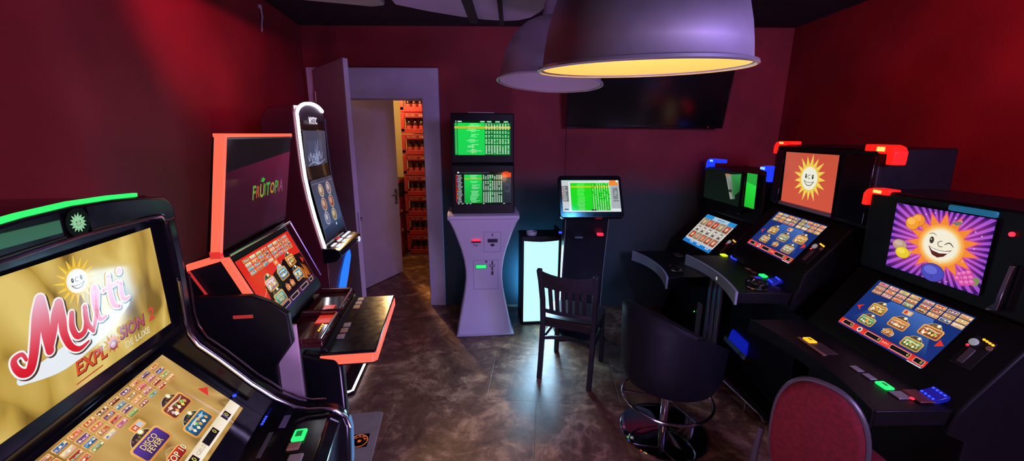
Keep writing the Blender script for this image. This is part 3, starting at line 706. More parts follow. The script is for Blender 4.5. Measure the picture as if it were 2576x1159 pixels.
for (a, b_) in (((.16, .56), (.05, .66)), ((.60, .36), (.50, .43)), ((.12, .72), (.2, .86))):
    c.stroke([(w*a[0], h*a[1], .002), (w*(a[0]+b_[0])/2+.006, h*(a[1]+b_[1])/2, .003), (w*b_[0], h*b_[1], .002)], 'f0a080', n=4)
cards = [(.26, .55, .17, .19, dict(inner='d8b0d0', dome='30323c')), (.505, .54, .17, .19, dict(inner='60a0b8', dome='a0b0c0')), (.745, .45, .17, .18, dict(inner='c87838', dome='3a3434')),
         (.265, .80, .18, .19, dict(inner='6ab0a0', dome='2c2c34', words=['EXTRA', 'WILD'])), (.455, .77, .075, .09, dict(inner='d84a28', badge=False, dome='c04028')), (.555, .765, .075, .09, dict(inner='e05030', badge=False, dome='c04028')), (.735, .72, .17, .19, dict(inner='3a90b8', dome='2c3038'))]
menu(c, w, h, cards=cards, icols=[(.08, .50, 4, .03, .29, 4), (.51, .93, 4, .03, .29, 4)])
c.rrect(w*.455, h*.29, w*.535, h*.37, .004, 'e8784a'); c.up(); c.rect(w*.475, h*.31, w*.515, h*.35, 'f0c090'); c.up()
c.face([(0, h*.90), (w, h*.90), (w, h), (0, h)], ['2a1a8a', '7a1810', '3a0c10', '2818a0']); c.up()
bar(c, w, h, .895, .985, '58204a', '301428', [(.20, .36), (.40, .56), (.63, .80), (.86, .94)])
c.build('touch_screen', fm, (0, 0, 1.187), tilt=23.3)
# front below the screen, trays and console
MB().box(-.292, .302, -.06, .40, .0, .955).build('lower_body', M_BLS, fm, bevel=.006)
for x0, x1 in ((-.285, -.01), (.01, .29)):
    tr_ = MB().box(x0, x1, -.235, -.062, .945, .965).box(x0, x1, -.235, -.225, .965, .98).box(x0, x0+.008, -.225, -.062, .965, .985).box(x1-.008, x1, -.225, -.062, .965, .985)
    t_ = tr_.build('coin_tray', mat('dark_red_tray', (.06, .012, .012), .12, coat=.5), fm, bevel=.003)
    MB().tube([(x0+.004, -.228, .983), (x1-.02, -.228, .983), (x1-.006, -.215, .984), (x1-.005, -.07, .987)], .004, n=8).build('tray_rim', M_CHROME, t_)
for i in range(4): MB().lathe([(0, 0), (.004, 0), (.004, .004), (0, .006)], 8, (-.205+.019*i, -.20, .981)).build('orange_led', G_ORANGE, fm)
MB().box(-.10, -.02, -.215, -.15, .9655, .969).box(.03, .10, -.19, -.14, .9655, .969).build('tray_reflection', mat('painted_tray_reflection', (.3, .03, .02), .3, emit='d8351e', estr=.8), fm)  # red reflections in the trays, put in as glowing patches
MB().prism([(-.285, .865), (-.225, .80), (-.225, .945), (-.242, .945), (-.285, .88)], -.288, .296, 'x').build('console_front', M_BLS, fm, bevel=.004)
dk = MB().box(-.300, .300, -.446, -.222, .912, .925).build('console_top', M_BLK, fm, bevel=.005, seg=3)
led = MB().prism([(-.303, -.225), (-.303, -.432), (-.288, -.449), (.288, -.449), (.303, -.432), (.303, -.225), (.288, -.225), (-.288, -.225)], .872, .912, 'z')
led.build('red_light_strip', G_REDS, fm, bevel=.002)
MB().box(-.296, .296, -.44, -.225, .862, .872).build('console_base', M_BLS, fm, bevel=.003)
for x in (-.163, -.105, -.05, .155, .205, .257):
    key_button(fm, x, -.275, .9245, .042, .034, .006, M_BTNB if abs(x+.105) < .01 or abs(x-.155) < .01 else mat('dark_grey_button', (.38, .34, .36), .4), rot=4)
MB().box(-.13, .13, -.241, -.233, .9245, .927).build('note_slot', mat('grey_slot', (.13, .13, .14), .4), fm, bevel=.001)
# armoured side, pink lit side plate and front leg
AR = [(.30, 1.215), (-.02, 1.205), (-.085, 1.175), (-.142, 1.125), (-.146, 1.0), (-.075, .905), (-.070, .0), (.30, 0)]
MB().prism(AR, -.345, -.311, 'x').build('side_armour', M_BLS, fm, bevel=.008, seg=3)
MB().box(-.347, -.3455, -.02, .05, 1.118, 1.132).build('red_reflection_patch', mat('painted_red_reflection', (.4, .06, .04), .4, emit='b03020', estr=.5), fm, bevel=.0005)  # glowing patch painted for a red reflection on the side
MB().box(-.309, -.293, -.150, -.062, .0, 1.06).build('side_plate', mat('pale_side_plate', (.78, .58, .62), .25, noise=.05), fm, bevel=.002)
MB().prism([(-.308, .0), (-.308, .862), (-.29, .90), (-.152, .93), (-.152, .0)], -.305, -.25, 'x').build('front_leg', M_BLK, fm, bevel=.014, seg=3)

# ================================================================ slim machine with the white light arch
my = thing('slot_machine', 'slim curved slot machine outlined by a white light arch beside the open door leaf', 'slot machine', (-1.22, 2.75, 0), 96)
prof = [(.088, 1.98), (.086, 1.90), (.086, 1.78), (.084, 1.66), (.080, 1.54), (.066, 1.41), (.046, 1.28), (.024, 1.17), (.006, 1.085)]
M_MYS = mat('dark_red_cabinet_side', (.075, .012, .018), .3, rvar=.05, nscale=30)
MB().prism([(.30, 0), (.30, 1.88), (.25, 1.95), (.10, 1.97)]+[(y+.012, z) for y, z in prof[1:]]+[(-.01, 1.03), (-.01, .72), (.03, .60), (.03, 0)], -.243, .243, 'x').build('cabinet', M_MYS, my, bevel=.008)
# curved front glass: a bowed sheet following the profile
fr_ = MB(); vs = []
gp = [(.0862, 1.825)]+prof[2:]
for y, z in gp: vs += [(-.232, y, z), (.232, y, z)]
fr_.add(vs+[(v[0], v[1]+.010, v[2]) for v in vs], [(2*i, 2*i+1, 2*i+3, 2*i+2) for i in range(len(gp)-1)]+[(16+2*i, 16+2*i+2, 16+2*i+3, 16+2*i+1) for i in range(len(gp)-1)], smooth=True)
fr_.build('front_glass', M_GLASS, my)
hd = [(-.236, 1.88)]+[(-.236*math.cos(R(a)), 1.905+.075*math.sin(R(a))) for a in range(0, 181, 12)]+[(.236, 1.88)]
MB().prism(hd, .086, .20, 'y').build('header', mat('dark_lilac_header', (.11, .08, .12), .35), my, bevel=.004)
G_WH = glow('white_strip_glow', 'f4f2ff', 9)
left = [(-.240, y-.004, z) for y, z in prof[::-1][:8]]+[(-.240*math.cos(R(a)), .083, 1.905+.082*math.sin(R(a))) for a in range(0, 152, 10)]
MB().ribbon(left, .016, .012, up=(0, -1, 0)).build('white_light_strip', G_WH, my)
MB().tube([(.240, y-.002, z) for y, z in prof[1:]], .007, n=8).build('dark_edge_trim', mat('edge_trim', (.08, .06, .09), .3), my)
c = Canvas(.22, .06); c.text('MYSTIC', .11, .03, .060, 'f0ecff', bold=.03, sx=.70); c.build('header_lettering', my, (.01, .0835, 1.878), mats=[screen_mat()], thick=0)
w, h = .40, .305
c = Canvas(w, h); c.rect(0, 0, w, h, '45435a', '3c3c50'); c.up()
c.face([(w*.15, h*.2), (w*.8, h*.2), (w*.8, h*.95), (w*.15, h*.95)], '484a66'); c.up()
for i in range(14):
    a = 2*PI*i/14+.15; l = .05+.075*((i*5) % 4)/3
    c.face([(w*.52-.006*math.sin(a), h*.58+.006*math.cos(a)), (w*.52+l*math.cos(a), h*.58+l*1.15*math.sin(a)), (w*.52+.006*math.sin(a), h*.58-.006*math.cos(a))], ['6a7aa8', 'aab8d8', '6a7aa8'])
c.up(); c.stroke([(w*.14, h*.50, .004), (w*.18, h*.62, .010), (w*.25, h*.46, .010), (w*.31, h*.64, .010), (w*.38, h*.48, .009), (w*.43, h*.62, .010), (w*.50, h*.48, .009), (w*.56, h*.62, .010), (w*.64, h*.44, .010), (w*.70, h*.60, .009), (w*.80, h*.46, .004)], '8f95b4', n=5)
c.up(); c.stroke([(w*.12, h*.72, .003), (w*.35, h*.66, .005), (w*.6, h*.70, .005), (w*.9, h*.63, .002)], 'a8b0c8', n=5)
c.build('upper_screen', my, (0, .0805, 1.665), tilt=-1.2)
w, h = .40, .39
c = Canvas(w, h); c.rect(0, 0, w, h, '403f54', '425478'); c.up(); c.rect(0, h*.06, w, h*.075, '66647c')
for j in range(3):
    for i in range(2):
        u, v = w*(.34+.36*i-.03*j), h*(.20+.235*j)
        col = [['b89070', '9a7a80'], ['b06a48', 'a8503a'], ['7a80a0', 'a88a58']][j][i]
        c.disc(u, v, .044, 'c8c0b8', n=24); c.up(); c.disc(u, v, .039, hexmix(col, '303040', .25), n=24); c.up(); c.disc(u-.008, v-.008, .021, hexmix(col, 'f0e0d0', .45), n=12); c.lay -= 2
c.up(); c.face([(0, h*.82), (w, h*.78), (w, h), (0, h)], ['2c3a58', '34486c', '1c2434', '1a2030']); c.up(); c.disc(w*.62, h*.84, .010, 'c8d8f0')
c.build('lower_screen', my, (0, .032, 1.318), tilt=9.6)
# console with white lit keys
MB().prism([(.02, 1.085), (-.055, 1.078), (-.092, 1.062), (-.098, 1.03), (-.06, .99), (.02, .98)], -.245, .245, 'x').build('console', M_BLK, my, bevel=.006)
G_KEY = glow('white_key_glow', 'dfe4f4', 1.1)
for x, y in ((-.15, -.055), (-.15, -.025), (-.02, -.055), (-.02, -.025), (.09, -.055), (.19, -.02), (.10, -.02)):
    key_button(my, x, y, 1.080 if y > -.04 else 1.074, .075, .020, .008, G_KEY)
key_button(my, .02, -.0, 1.083, .06, .014, .007, mat('red_key', (.5, .04, .04), .35, emit='d03030', estr=.8))
MB().lathe([(.020, 0), (.020, .008), (.012, .008), (.012, .010), (0, .010)], 16).xf(Matrix.Translation((.19, -.093, 1.035)) @ Matrix.Rotation(R(90), 4, 'X')).build('round_key', G_KEY, my)
sl = MB(); sl.prism([(-.12, .74), (-.03, .84), (.08, .92), (.20, .975), (.222, .90), (.12, .78), (.02, .69), (-.08, .66)], -.020, -.012, 'y'); sl.build('blue_slash_reflection', glow('painted_blue_reflection', '1c70ff', 1.3), my, bevel=.003)  # blurred blue LED reflection, put in as a glowing slash
# floor foot with white light edge
MB().prism([(-.235, .32), (-.235, -.055), (-.215, -.085), (.215, -.085), (.235, -.055), (.235, .32)], .0, .028, 'z').build('foot', M_BLK, my, bevel=.004)
MB().ribbon([(-.228, .30, .031), (-.228, -.05, .031), (-.21, -.076, .031), (.21, -.076, .031), (.228, -.05, .031), (.228, .30, .031)], .014, .006).build('white_foot_light', glow('white_foot_glow', 'f6f0ff', 10), my)

# floor mat with the orange emblem
mt = thing('floor_mat', 'grey floor mat with an orange round emblem between the left machines', 'floor mat', (-1.05, 1.764, 0), 98.6)
MB().prism([(.02, -.275), (.035, -.287), (.545, -.289), (.56, -.276), (.56, -.075), (.02, -.075)], .0, .006, 'z').build('mat_sheet', mat('grey_mat', (.40, .31, .27), .6, noise=.1), mt, bevel=.002)
c = Canvas(.11, .11)
for i in range(36):
    a, b_ = 2*PI*i/36, 2*PI*(i+1)/36
    c.face([(.055+.048*math.cos(a), .055+.048*math.sin(a)), (.055+.052*math.cos(a), .055+.052*math.sin(a)), (.055+.052*math.cos(b_), .055+.052*math.sin(b_)), (.055+.048*math.cos(b_), .055+.048*math.sin(b_))], 'f07838')
for i, ch in enumerate('GAMA'):
    a = -40+38*i
    c.text(ch, .055+.035*math.cos(R(a)), .055+.035*math.sin(R(a)), .026, 'e87038', rot=a+90)
c.star(.052, .058, .006, .016, 8, 'e06a34')
c.build('glowing_emblem', mt, (.30, -.185, .0072), tilt=90, thick=.001)  # emblem made as a lit logo, its colours glow by themselves
# ================================================================ betting kiosk
M_LAV = mat('pale_lacquered_metal', (.60, .56, .68), .38, rvar=.05, nscale=20)
M_SEAM = mat('panel_seam', (.28, .25, .34), .6)
def odds(c, w, h, top=True, frame='1c2230'):
    """green betting table: white rows of small figures in columns"""
    c.up()
kk = thing('betting_kiosk', 'tall betting kiosk with two green table screens on a white hourglass stand', 'kiosk', (-.25, 3.5, 0), 5)
M_HOUS = mat('kiosk_black_housing', (.008, .009, .009), .4, spec=.22, rvar=.05, nscale=30)
MB().prism([(.060, 1.56), (.078, 1.975), (.20, 1.975), (.20, 1.10), (-.042, 1.10), (-.036, 1.13), (.022, 1.545)], -.268, .268, 'x').build('monitor_housing', M_HOUS, kk, bevel=.008)
def odds_screen(w, h, kind, seed):
    q = random.Random(seed); c = Canvas(w, h)
    G1, G2 = '0fb83c', '19d94f'
    if kind == 'board':
        c.rect(0, 0, w, h, '10b040'); c.up(); c.rect(0, 0, w, h*.075, '0c1a14'); c.rect(w*.02, h*.015, w*.04, h*.06, 'd0f0e0')
        c.rect(0, h*.075, w*.06, h, '12963a'); c.rect(w*.06, h*.075, w*.54, h, G2, '1ccf52'); c.rect(w*.54, h*.075, w, h, '0a6a28', '0c7a30')
        for u0 in (.55, .70, .85): c.rect(w*u0, h*.075, w*(u0+.13), h, '0f8436')
        c.rect(w*.70, h*.075, w*.83, h, '16b048'); c.up(); c.rect(0, h*.17, w, h*.235, 'c8b830'); c.rect(0, h*.195, w*.54, h*.215, 'e8a030'); c.up()
        c.rect(w*.06, h*.022, w*.13, h*.052, 'd8f8e8')
        for u in (.50, .62, .77, .92): c.rect(w*(u-.04), h*.02, w*(u+.04), h*.06, '9ae0b4')
        rows = 24
        for i in range(rows):
            v = .09+i*.037
            if i in (6, 9, 12, 14, 17, 18): rr = .3
            else: rr = 1
            if i % 4 != 3: c.rect(w*(.30-.09*q.random()), h*(v+.008), w*(.33+.17*q.random()*rr), h*(v+.022), 'b8f4c8')
            c.rect(w*.015, h*(v+.008), w*.04, h*(v+.02), '7ae09a')
            if i in (5, 8, 11, 16): continue
            for j, u in enumerate((.565, .615, .665, .715, .765, .815, .865, .915, .965)):
                c.rect(w*(u-.013), h*(v+.004), w*(u+.013), h*(v+.024), 'e4fbe8' if q.random() > .12 else '50c878')
        c.rect(w*.315, h*.10, w*.325, h*.32, 'd8c040'); c.rect(w*.315, h*.70, w*.325, h*.97, 'c8d850')
    elif kind == 'touch':
        c.rect(0, 0, w, h, '0c100f'); c.up(); c.rect(0, 0, w*.15, h, '101216'); c.rect(0, h*.09, w*.015, h*.93, 'c02828')
        c.rect(w*.15, h*.09, w*.47, h*.96, G2, '14a03c'); c.rect(w*.47, h*.09, w*.85, h*.96, '0b3a1c', '0d4822'); c.rect(w*.60, h*.09, w*.64, h*.96, '12a040')
        c.rect(w*.83, h*.03, w, h*.17, 'e0451c'); c.rect(w*.86, 0, w*.95, h*.06, 'c83818'); c.rect(w*.85, h*.17, w, h*.97, '343a48', '262a36'); c.rect(w*.88, h*.36, w*.97, h*.64, '464c5c')
        c.rect(w*.03, h*.02, w*.60, h*.055, '3a4048'); c.up()
        c.rect(w*.03, h*.01, w*.06, h*.05, 'f0f0f0')
        for i in range(23):
            v = .10+i*.037
            c.rect(w*.022, h*(v+.004), w*.034, h*(v+.026), q.choice(['e04030', 'd8d8d8', '3050c0', 'e8b030'])); c.rect(w*.04, h*(v+.008), w*(.09+.035*q.random()), h*(v+.022), 'c8ccd0')
            if i not in (4, 7, 12): c.rect(w*(.30-.05*q.random()), h*(v+.008), w*(.36+.07*q.random()), h*(v+.022), 'a8f0c0')
            if i in (4, 13): continue
            for u in (.50, .54, .58, .62, .66, .70, .74, .78, .82):
                if q.random() > .07: c.rect(w*(u-.011), h*(v+.004), w*(u+.011), h*(v+.024), 'dfeee4')
        c.rect(w*.15, h*.20, w*.47, h*.235, 'c0a830')
        for u in (.03, .10, .18, .24, .48, .85): c.rect(w*u, h*.965, w*(u+.035), h*.99, 'b8bcc4')
        c.rect(w*.90, h*.44, w*.95, h*.56, '2a3040')
    else:
        c.rect(0, 0, w, h, 'dfe6e6'); c.up(); c.rect(0, h*.04, w*.12, h, 'c6ccd0'); c.rect(w*.02, h*.18, w*.11, h*.68, '23282c'); c.rect(0, h*.20, w*.012, h*.66, 'c84030')
        c.rect(w*.15, h*.085, w*.83, h*.96, '22dd20', '1ad61c'); c.rect(w*.15, h*.18, w*.83, h*.235, 'd8cc20')
        c.rect(w*.84, h*.0, w*.95, h*.07, 'e8883a'); c.rect(w*.82, h*.07, w*.99, h*.165, 'f08a30'); c.rect(w*.84, h*.165, w, h*.9, 'aab2b8'); c.rrect(w*.88, h*.24, w*.97, h*.62, w*.02, '5a6268'); c.rect(w*.88, h*.64, w*.98, h*.68, '30363a')
        c.rect(w*.0, h*.01, w*.66, h*.03, '8ad8b0'); c.up()
        c.text('Tipp', w*.925, h*.43, h*.09, 'c8d0d4', rot=-78)
        for i in range(20):
            v = .10+i*.043; c.rect(w*(.28-.03*q.random()), h*(v+.01), w*(.37+.03*q.random()), h*(v+.024), '8af088')
            c.rect(w*.03, h*(.19+i*.024), w*(.05+.05*q.random()), h*(.20+i*.024), 'd0d0d0'); c.rect(w*.005, h*(.2+i*.023), w*.018, h*(.212+i*.023), q.choice(['e8d8d0', 'c02020', '3050b0']))
            for u in (.54, .58, .62, .66, .70, .74, .78, .82): c.rect(w*(u-.009), h*(v+.006), w*(u+.004), h*(v+.028), 'f0faf0' if q.random() > .2 else '50a050')
        for u in (.525, .565, .605, .645, .685, .725, .765, .805): c.rect(w*(u-.003), h*.10, w*(u+.003), h*.95, '0c3a10')
        c.rect(w*.49, h*.925, w*.57, h*.965, '20302a'); c.rect(w*.03, h*.90, w*.10, h*.94, '3a4048')
    return c
G_SCR = screen_mat('bright_display', 1.0, .1)
odds_screen(.475, .289, 'board', 3).build('upper_screen', kk, (0, .066, 1.772), tilt=3.2, mats=[G_SCR])
odds_screen(.475, .280, 'touch', 4).build('touch_screen', kk, (.004, -.0085, 1.352), tilt=9.2, mats=[G_SCR])
# hourglass pedestal
prof = [(.0, .250, -.075, .24), (.02, .250, -.075, .24), (.06, .243, -.052, .235), (.18, .222, -.022, .23), (.30, .197, .0, .23), (.42, .176, .012, .23), (.52, .166, .016, .23), (.60, .166, .014, .23),
        (.70, .178, .004, .23), (.80, .200, -.012, .23), (.90, .230, -.034, .235), (.98, .256, -.05, .24), (1.05, .285, -.062, .245), (1.085, .304, -.068, .25), (1.10, .308, -.070, .25)]
rings = []
for z, hw, f, b in prof:
    r_ = .012; rings.append([(-hw+r_, f, z), (hw-r_, f, z), (hw, f+r_, z), (hw, b, z), (-hw, b, z), (-hw, f+r_, z)])
o = MB().loft(rings).build('pedestal', M_LAV, kk, sharp=30)
MB().prism([(-.070, 1.085), (-.078, 1.095), (-.078, 1.118), (-.02, 1.14), (.24, 1.145), (.24, 1.085)], -.309, .309, 'x').build('shelf', M_LAV, kk, bevel=.004)
MB().prism([(-.256, -.088), (.268, -.088), (.258, .22), (-.256, .22)], 0, .018, 'z').build('base_plate', M_LAV, kk, bevel=.005)
def front_y(z):
    for (z0, _, f0, _), (z1, _, f1, _) in zip(prof, prof[1:]):
        if z0 <= z <= z1: return f0+(f1-f0)*(z-z0)/(z1-z0)
    return 0
def on_front(name, x0, x1, z0, z1, m, t=.003, bev=.001, d=.0):
    y0, y1 = front_y(z0)-d, front_y(z1)-d
    return MB().prism([(y0-t, z0), (y1-t, z1), (y1+.004, z1), (y0+.004, z0)], x0, x1, 'x').build(name, m, kk, bevel=bev)
for x0, x1, z0, z1 in ((.0, .15, .78, .97), (-.095, .125, .42, .70)):
    y0, y1 = front_y(z0), front_y(z1); k = MB()
    for a0, a1, b0_, b1 in ((x0, x1, z1-.0015, z1+.0015), (x0, x1, z0-.0015, z0+.0015), (x0-.0015, x0+.0015, z0, z1), (x1-.0015, x1+.0015, z0, z1)):
        n_ = 6
        for i in range(n_):
            za, zb = b0_+(b1-b0_)*i/n_, b0_+(b1-b0_)*(i+1)/n_; k.prism([(front_y(za)-.0015, za), (front_y(zb)-.0015, zb), (front_y(zb)+.003, zb), (front_y(za)+.003, za)], a0, a1, 'x')
    k.build('service_flap', M_SEAM, kk)
M_DK = mat('dark_slot', (.03, .03, .045), .35)
on_front('card_slot_light', -.105, -.030, .888, .902, mat('red_slot_glow', (.4, .02, .05), .3, emit='ff2848', estr=1.4), t=.012)
on_front('card_slot', -.108, -.027, .872, .886, M_DK, t=.010)
on_front('note_slot', .035, .120, .875, .905, M_DK, t=.014)
for x, z, r_ in ((.075, .945, .010), (.02, .685, .010), (-.085, .85, .007), (-.062, .845, .007)):
    MB().lathe([(r_, 0), (r_, .006), (0, .006)], 14).xf(Matrix.Translation((x, front_y(z)+.002, z)) @ Matrix.Rotation(R(90), 4, 'X')).build('lock', M_DK, kk)
on_front('green_display', -.072, .018, .622, .652, mat('green_display_glow', (.02, .2, .05), .3, emit='20f070', estr=1.2), t=.004)
on_front('display_frame', -.078, .024, .616, .658, mat('green_frame', (.05, .2, .10), .4, emit='0c8a40', estr=.5), t=.002)
on_front('coin_slot', .068, .080, .60, .69, M_DK, t=.004); on_front('coin_plate', .050, .100, .632, .660, mat('slot_metal', (.35, .33, .42), .35, metal=.6), t=.006)
on_front('coin_button', .066, .084, .555, .59, M_DK, t=.008); on_front('screw_plate', .06, .092, .835, .858, M_DK, t=.004)
MB().box(-.12, .10, .05, .09, 1.976, 1.981).build('top_label', mat('pale_top_strip', (.5, .45, .42), .5), kk, bevel=.001)

# ================================================================ glowing pedestal table
lb = thing('light_table', 'narrow black stand table with a glowing white front panel between kiosk and terminal', 'stand table', (.275, 3.70, 0), 6)
MB().box(-.185, -.166, -.03, .23, 0, .862).box(.166, .185, -.03, .23, 0, .93).box(-.166, .166, .20, .23, 0, .86).box(-.166, .166, -.03, .20, 0, .022).build('frame', M_BLS, lb, bevel=.002)
rg = []
top = [(-.163, .838), (-.08, .830), (0, .826), (.08, .830), (.163, .838)]
pn = [(-.163, .026), (.163, .026)]+top[::-1]
G_BOX = glow('light_panel_glow', 'a8ecff', 1.5)
MB().prism(pn, -.022, -.010, 'y').build('light_panel', G_BOX, lb, bevel=.002)
MB().prism([(-.166, .86)]+top+[(.166, .86)], -.026, -.008, 'y').build('panel_header', M_BLS, lb)
MB().prism([(-.19, -.04), (.166, -.04), (.166, .235), (-.19, .235)], .862, .884, 'z').build('table_top', M_BLS, lb, bevel=.004)
MB().box(.160, .190, -.034, -.02, .905, .925).build('blue_led', G_BLUE, lb, bevel=.002)

# ================================================================ betting terminal with tilted monitor
tm = thing('betting_terminal', 'black betting terminal with tilted monitor showing a bright green table', 'terminal', (.64, 3.28, 0), 3.6)
odds_screen(.475, .272, 'term', 8).build('touch_screen', tm, (0, 0, 1.320), tilt=29, mats=[G_SCR])
b = MB().prism([(-.262, -.165), (-.245, -.182), (.245, -.182), (.262, -.165), (.262, .165), (.245, .182), (-.245, .182), (-.262, .165)], .004, .045, 'y')
b.xf(Matrix.Translation((0, 0, 1.318)) @ Matrix.Rotation(R(-29), 4, 'X')).build('monitor_housing', M_BLK, tm, bevel=.006, seg=3)
MB().prism([(.10, 1.34), (.26, 1.30), (.28, 0), (.215, 0), (.175, .6), (.09, 1.12), (.02, 1.23)], -.180, .185, 'x').build('stand', mat('terminal_stand', (.012, .014, .018), .35), tm, bevel=.010)
for x in (-.181, .186): MB().tube([(x, .088, 1.12), (x, .173, .6), (x, .213, .01)], .0035, n=8).build('edge_trim', mat('edge_trim_grey', (.25, .27, .3), .35), tm)
MB().box(.095, .145, .075, .12, .965, .985).build('red_slot_light', mat('red_slot_glow', (.4, .02, .05), .3, emit='ff2848', estr=1.4), tm, bevel=.002)
MB().box(-.10, -.03, .08, .13, .945, .953).build('card_slot', mat('grey_slot_lip', (.2, .22, .26), .4), tm, bevel=.001)
MB().box(-.22, .22, .06, .34, 0, .012).build('base_plate', M_BLS, tm, bevel=.004)

# ================================================================ wall television
tv = thing('wall_mounted_television', 'large dark flat television tilted down on the wall behind the hanging lamps', 'television', (1.255, 4.03, 1.885), -1)
A = Matrix.Rotation(R(12), 4, 'X')
MB().box(-.735, .735, -.02, .03, 0, .83).xf(A).build('screen_panel', mat('dark_tv_screen', (.006, .0075, .006), .16), tv, bevel=.004)
bz_ = MB().box(-.74, .74, -.026, .034, -.012, .010).box(-.74, .74, -.026, .034, .82, .84).box(-.742, -.73, -.026, .034, 0, .83).box(.73, .742, -.026, .034, 0, .83)
bz_.xf(A).build('bezel', M_BLK, tv, bevel=.003)
MB().box(-.2, .2, .03, .06, .2, .6).xf(A).build('wall_bracket', M_BLS, tv)
MB().prism([(.03, .3), (.085, .3), (.085, .62), (-.06, .55)], -.05, .05, 'x').build('bracket_arm', M_BLS, tv)
MB().box(.60, .604, -.030, -.026, .0, .004).xf(A).build('standby_led', G_RED, tv)

# ================================================================ hanging lamps
M_SHADE = mat('brushed_aluminium_shade', (.42, .37, .37), .46, metal=.85, aniso=.75, rvar=.05, nscale=30)
def pendant(name, label, c, r_, tiltx, tilty, lit):
    o = thing(name, label, 'lamp', c); o.rotation_euler = (R(tiltx), R(tilty), 0); k = r_/.235
    P_ = [(.243, 0), (.236, .004), (.233, .012), (.229, .045), (.222, .085), (.210, .130), (.192, .175), (.166, .215), (.132, .247), (.094, .268), (.062, .278), (.052, .290), (.048, .34), (.040, .36), (.014, .365), (.014, .40)]
    outer = [(a*k, b*k) for a, b in P_]
    MB().lathe(outer, 64, caps=False).build('lamp_shade', M_SHADE, o, sharp=40)
    MB().lathe([(.240*k, -.001*k), (.246*k, .002*k), (.244*k, .008*k), (.237*k, .007*k), (.240*k, -.001*k)], 64, caps=False).build('rim', mat('pale_rim', (.7, .68, .68), .3, metal=.6), o)
    inner = [((a-.004)*k, (b+.001)*k) for a, b in P_[1:11]]+[(.0, .276*k)]
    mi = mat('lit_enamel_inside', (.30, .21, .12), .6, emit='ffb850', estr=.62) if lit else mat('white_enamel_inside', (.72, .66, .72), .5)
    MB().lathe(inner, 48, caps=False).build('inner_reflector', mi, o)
    MB().lathe([(0, .045*k), (.028*k, .058*k), (.036*k, .085*k), (.030*k, .115*k), (.016*k, .145*k), (.014*k, .19*k), (.014*k, .27*k)], 24).build('bulb', glow('warm_bulb', 'ffd890', 6.0) if lit else mat('unlit_bulb', (.7, .66, .7), .2), o)
    zt = (ZC-c[2])
    MB().tube([(0, 0, .395*k), (0, 0, zt)], .006*k+.001).build('cord', M_BLS, o)
    return o
pendant('pendant_lamp', 'large lit hanging lamp with brushed metal dome and warm yellow inside', (.304, 1.03, 1.951), .235, 3.4, -1.2, True)
pendant('pendant_lamp', 'smaller unlit dark dome lamp hanging behind the lit one', (.170, 2.0, 2.030), .236, -3.0, 3.0, False)

# ================================================================ slatted wooden chair
M_WOOD = mat('dark_stained_wood', (.026, .024, .030), .38, spec=.35, noise=.2, nscale=14, rvar=.06)
ch = thing('dining_chair', 'dark slatted wooden chair standing in front of the glowing stand table', 'chair', (.485, 2.905, 0), -23.4)
hw, hd_ = .19, .19
def leg(pts, w): return [(p[0], p[1], p[2]) for p in pts], w
for s in (-1, 1):
    MB().ribbon([(s*hw, -hd_-.055, 0), (s*hw, -hd_-.03, .16), (s*hw, -hd_-.008, .34), (s*hw, -hd_, .46), (s*hw*1.01, -hd_-.012, .62), (s*hw*1.04, -hd_-.045, .78), (s*hw*1.06, -hd_-.075, .875)], .036, .036, up=(0, 1, 0)).build('rear_leg', M_WOOD, ch, bevel=.006)
    MB().ribbon([(s*(hw+.0), hd_-.0, 0), (s*hw*.98, hd_-.012, .22), (s*hw*.95, hd_-.03, .44)], .036, .036, up=(0, 1, 0)).build('front_leg', M_WOOD, ch, bevel=.006)
seat = [(-.205, -.185), (.205, -.185), (.215, -.05), (.222, .08), (.20, .17), (.13, .205), (0, .215), (-.13, .205), (-.20, .17), (-.222, .08), (-.215, -.05)]
MB().prism(seat, .445, .478, 'z').build('seat', mat('dark_seat_wood', (.03, .022, .022), .28), ch, bevel=.010, seg=3)
MB().prism([(x*.92, y*.92) for x, y in seat], .40, .444, 'z').build('seat_apron', M_WOOD, ch, bevel=.004)
# curved top rail, lower rail and slats
def arcx(n, a, b): return [a+(b-a)*i/n for i in range(n+1)]
rail = MB(); pts = [(x, -hd_-.070-.030*(1-(x/.2)**2)) for x in arcx(10, -.195, .195)]
up_ = [(x, y) for x, y in pts]
vs = []; fs = []
for x, y in pts:
    d = .022*(1-(x/.2)**2)
    vs += [(x, y-.011+.035, .735-d*.2), (x, y+.011+.035, .735-d*.2), (x, y+.011, .865-d), (x, y-.011, .865-d)]
for i in range(len(pts)-1):
    for j in range(4): fs.append((i*4+j, i*4+(j+1) % 4, (i+1)*4+(j+1) % 4, (i+1)*4+j))
fs += [(3, 2, 1, 0), tuple((len(pts)-1)*4+j for j in range(4))]
MB().add(vs, fs).build('top_rail', M_WOOD, ch, bevel=.004)
MB().ribbon([(x, -hd_-.008-.022*(1-(x/.2)**2), .545) for x in arcx(8, -.19, .19)], .020, .030).build('lower_rail', M_WOOD, ch, bevel=.003)
for x in (-.125, -.075, -.025, .025, .075, .125):
    k = 1-(x/.2)**2
    MB().ribbon([(x*.95, -hd_-.008-.022*k, .55), (x*.98, -hd_-.022-.026*k, .65), (x, -hd_-.038-.030*k, .745)], .030, .011, up=(0, 1, 0)).build('slat', M_WOOD, ch, bevel=.002)
hoop = [(-hw, -hd_-.008, .315), (-hw*.99, -.02, .315), (-hw*.98, .10, .315), (-hw*.8, .175, .315), (0, .195, .315), (hw*.8, .175, .315), (hw*.98, .10, .315), (hw*.99, -.02, .315), (hw, -hd_-.008, .315)]
MB().ribbon(hoop, .020, .030).build('stretcher', M_WOOD, ch, bevel=.003)
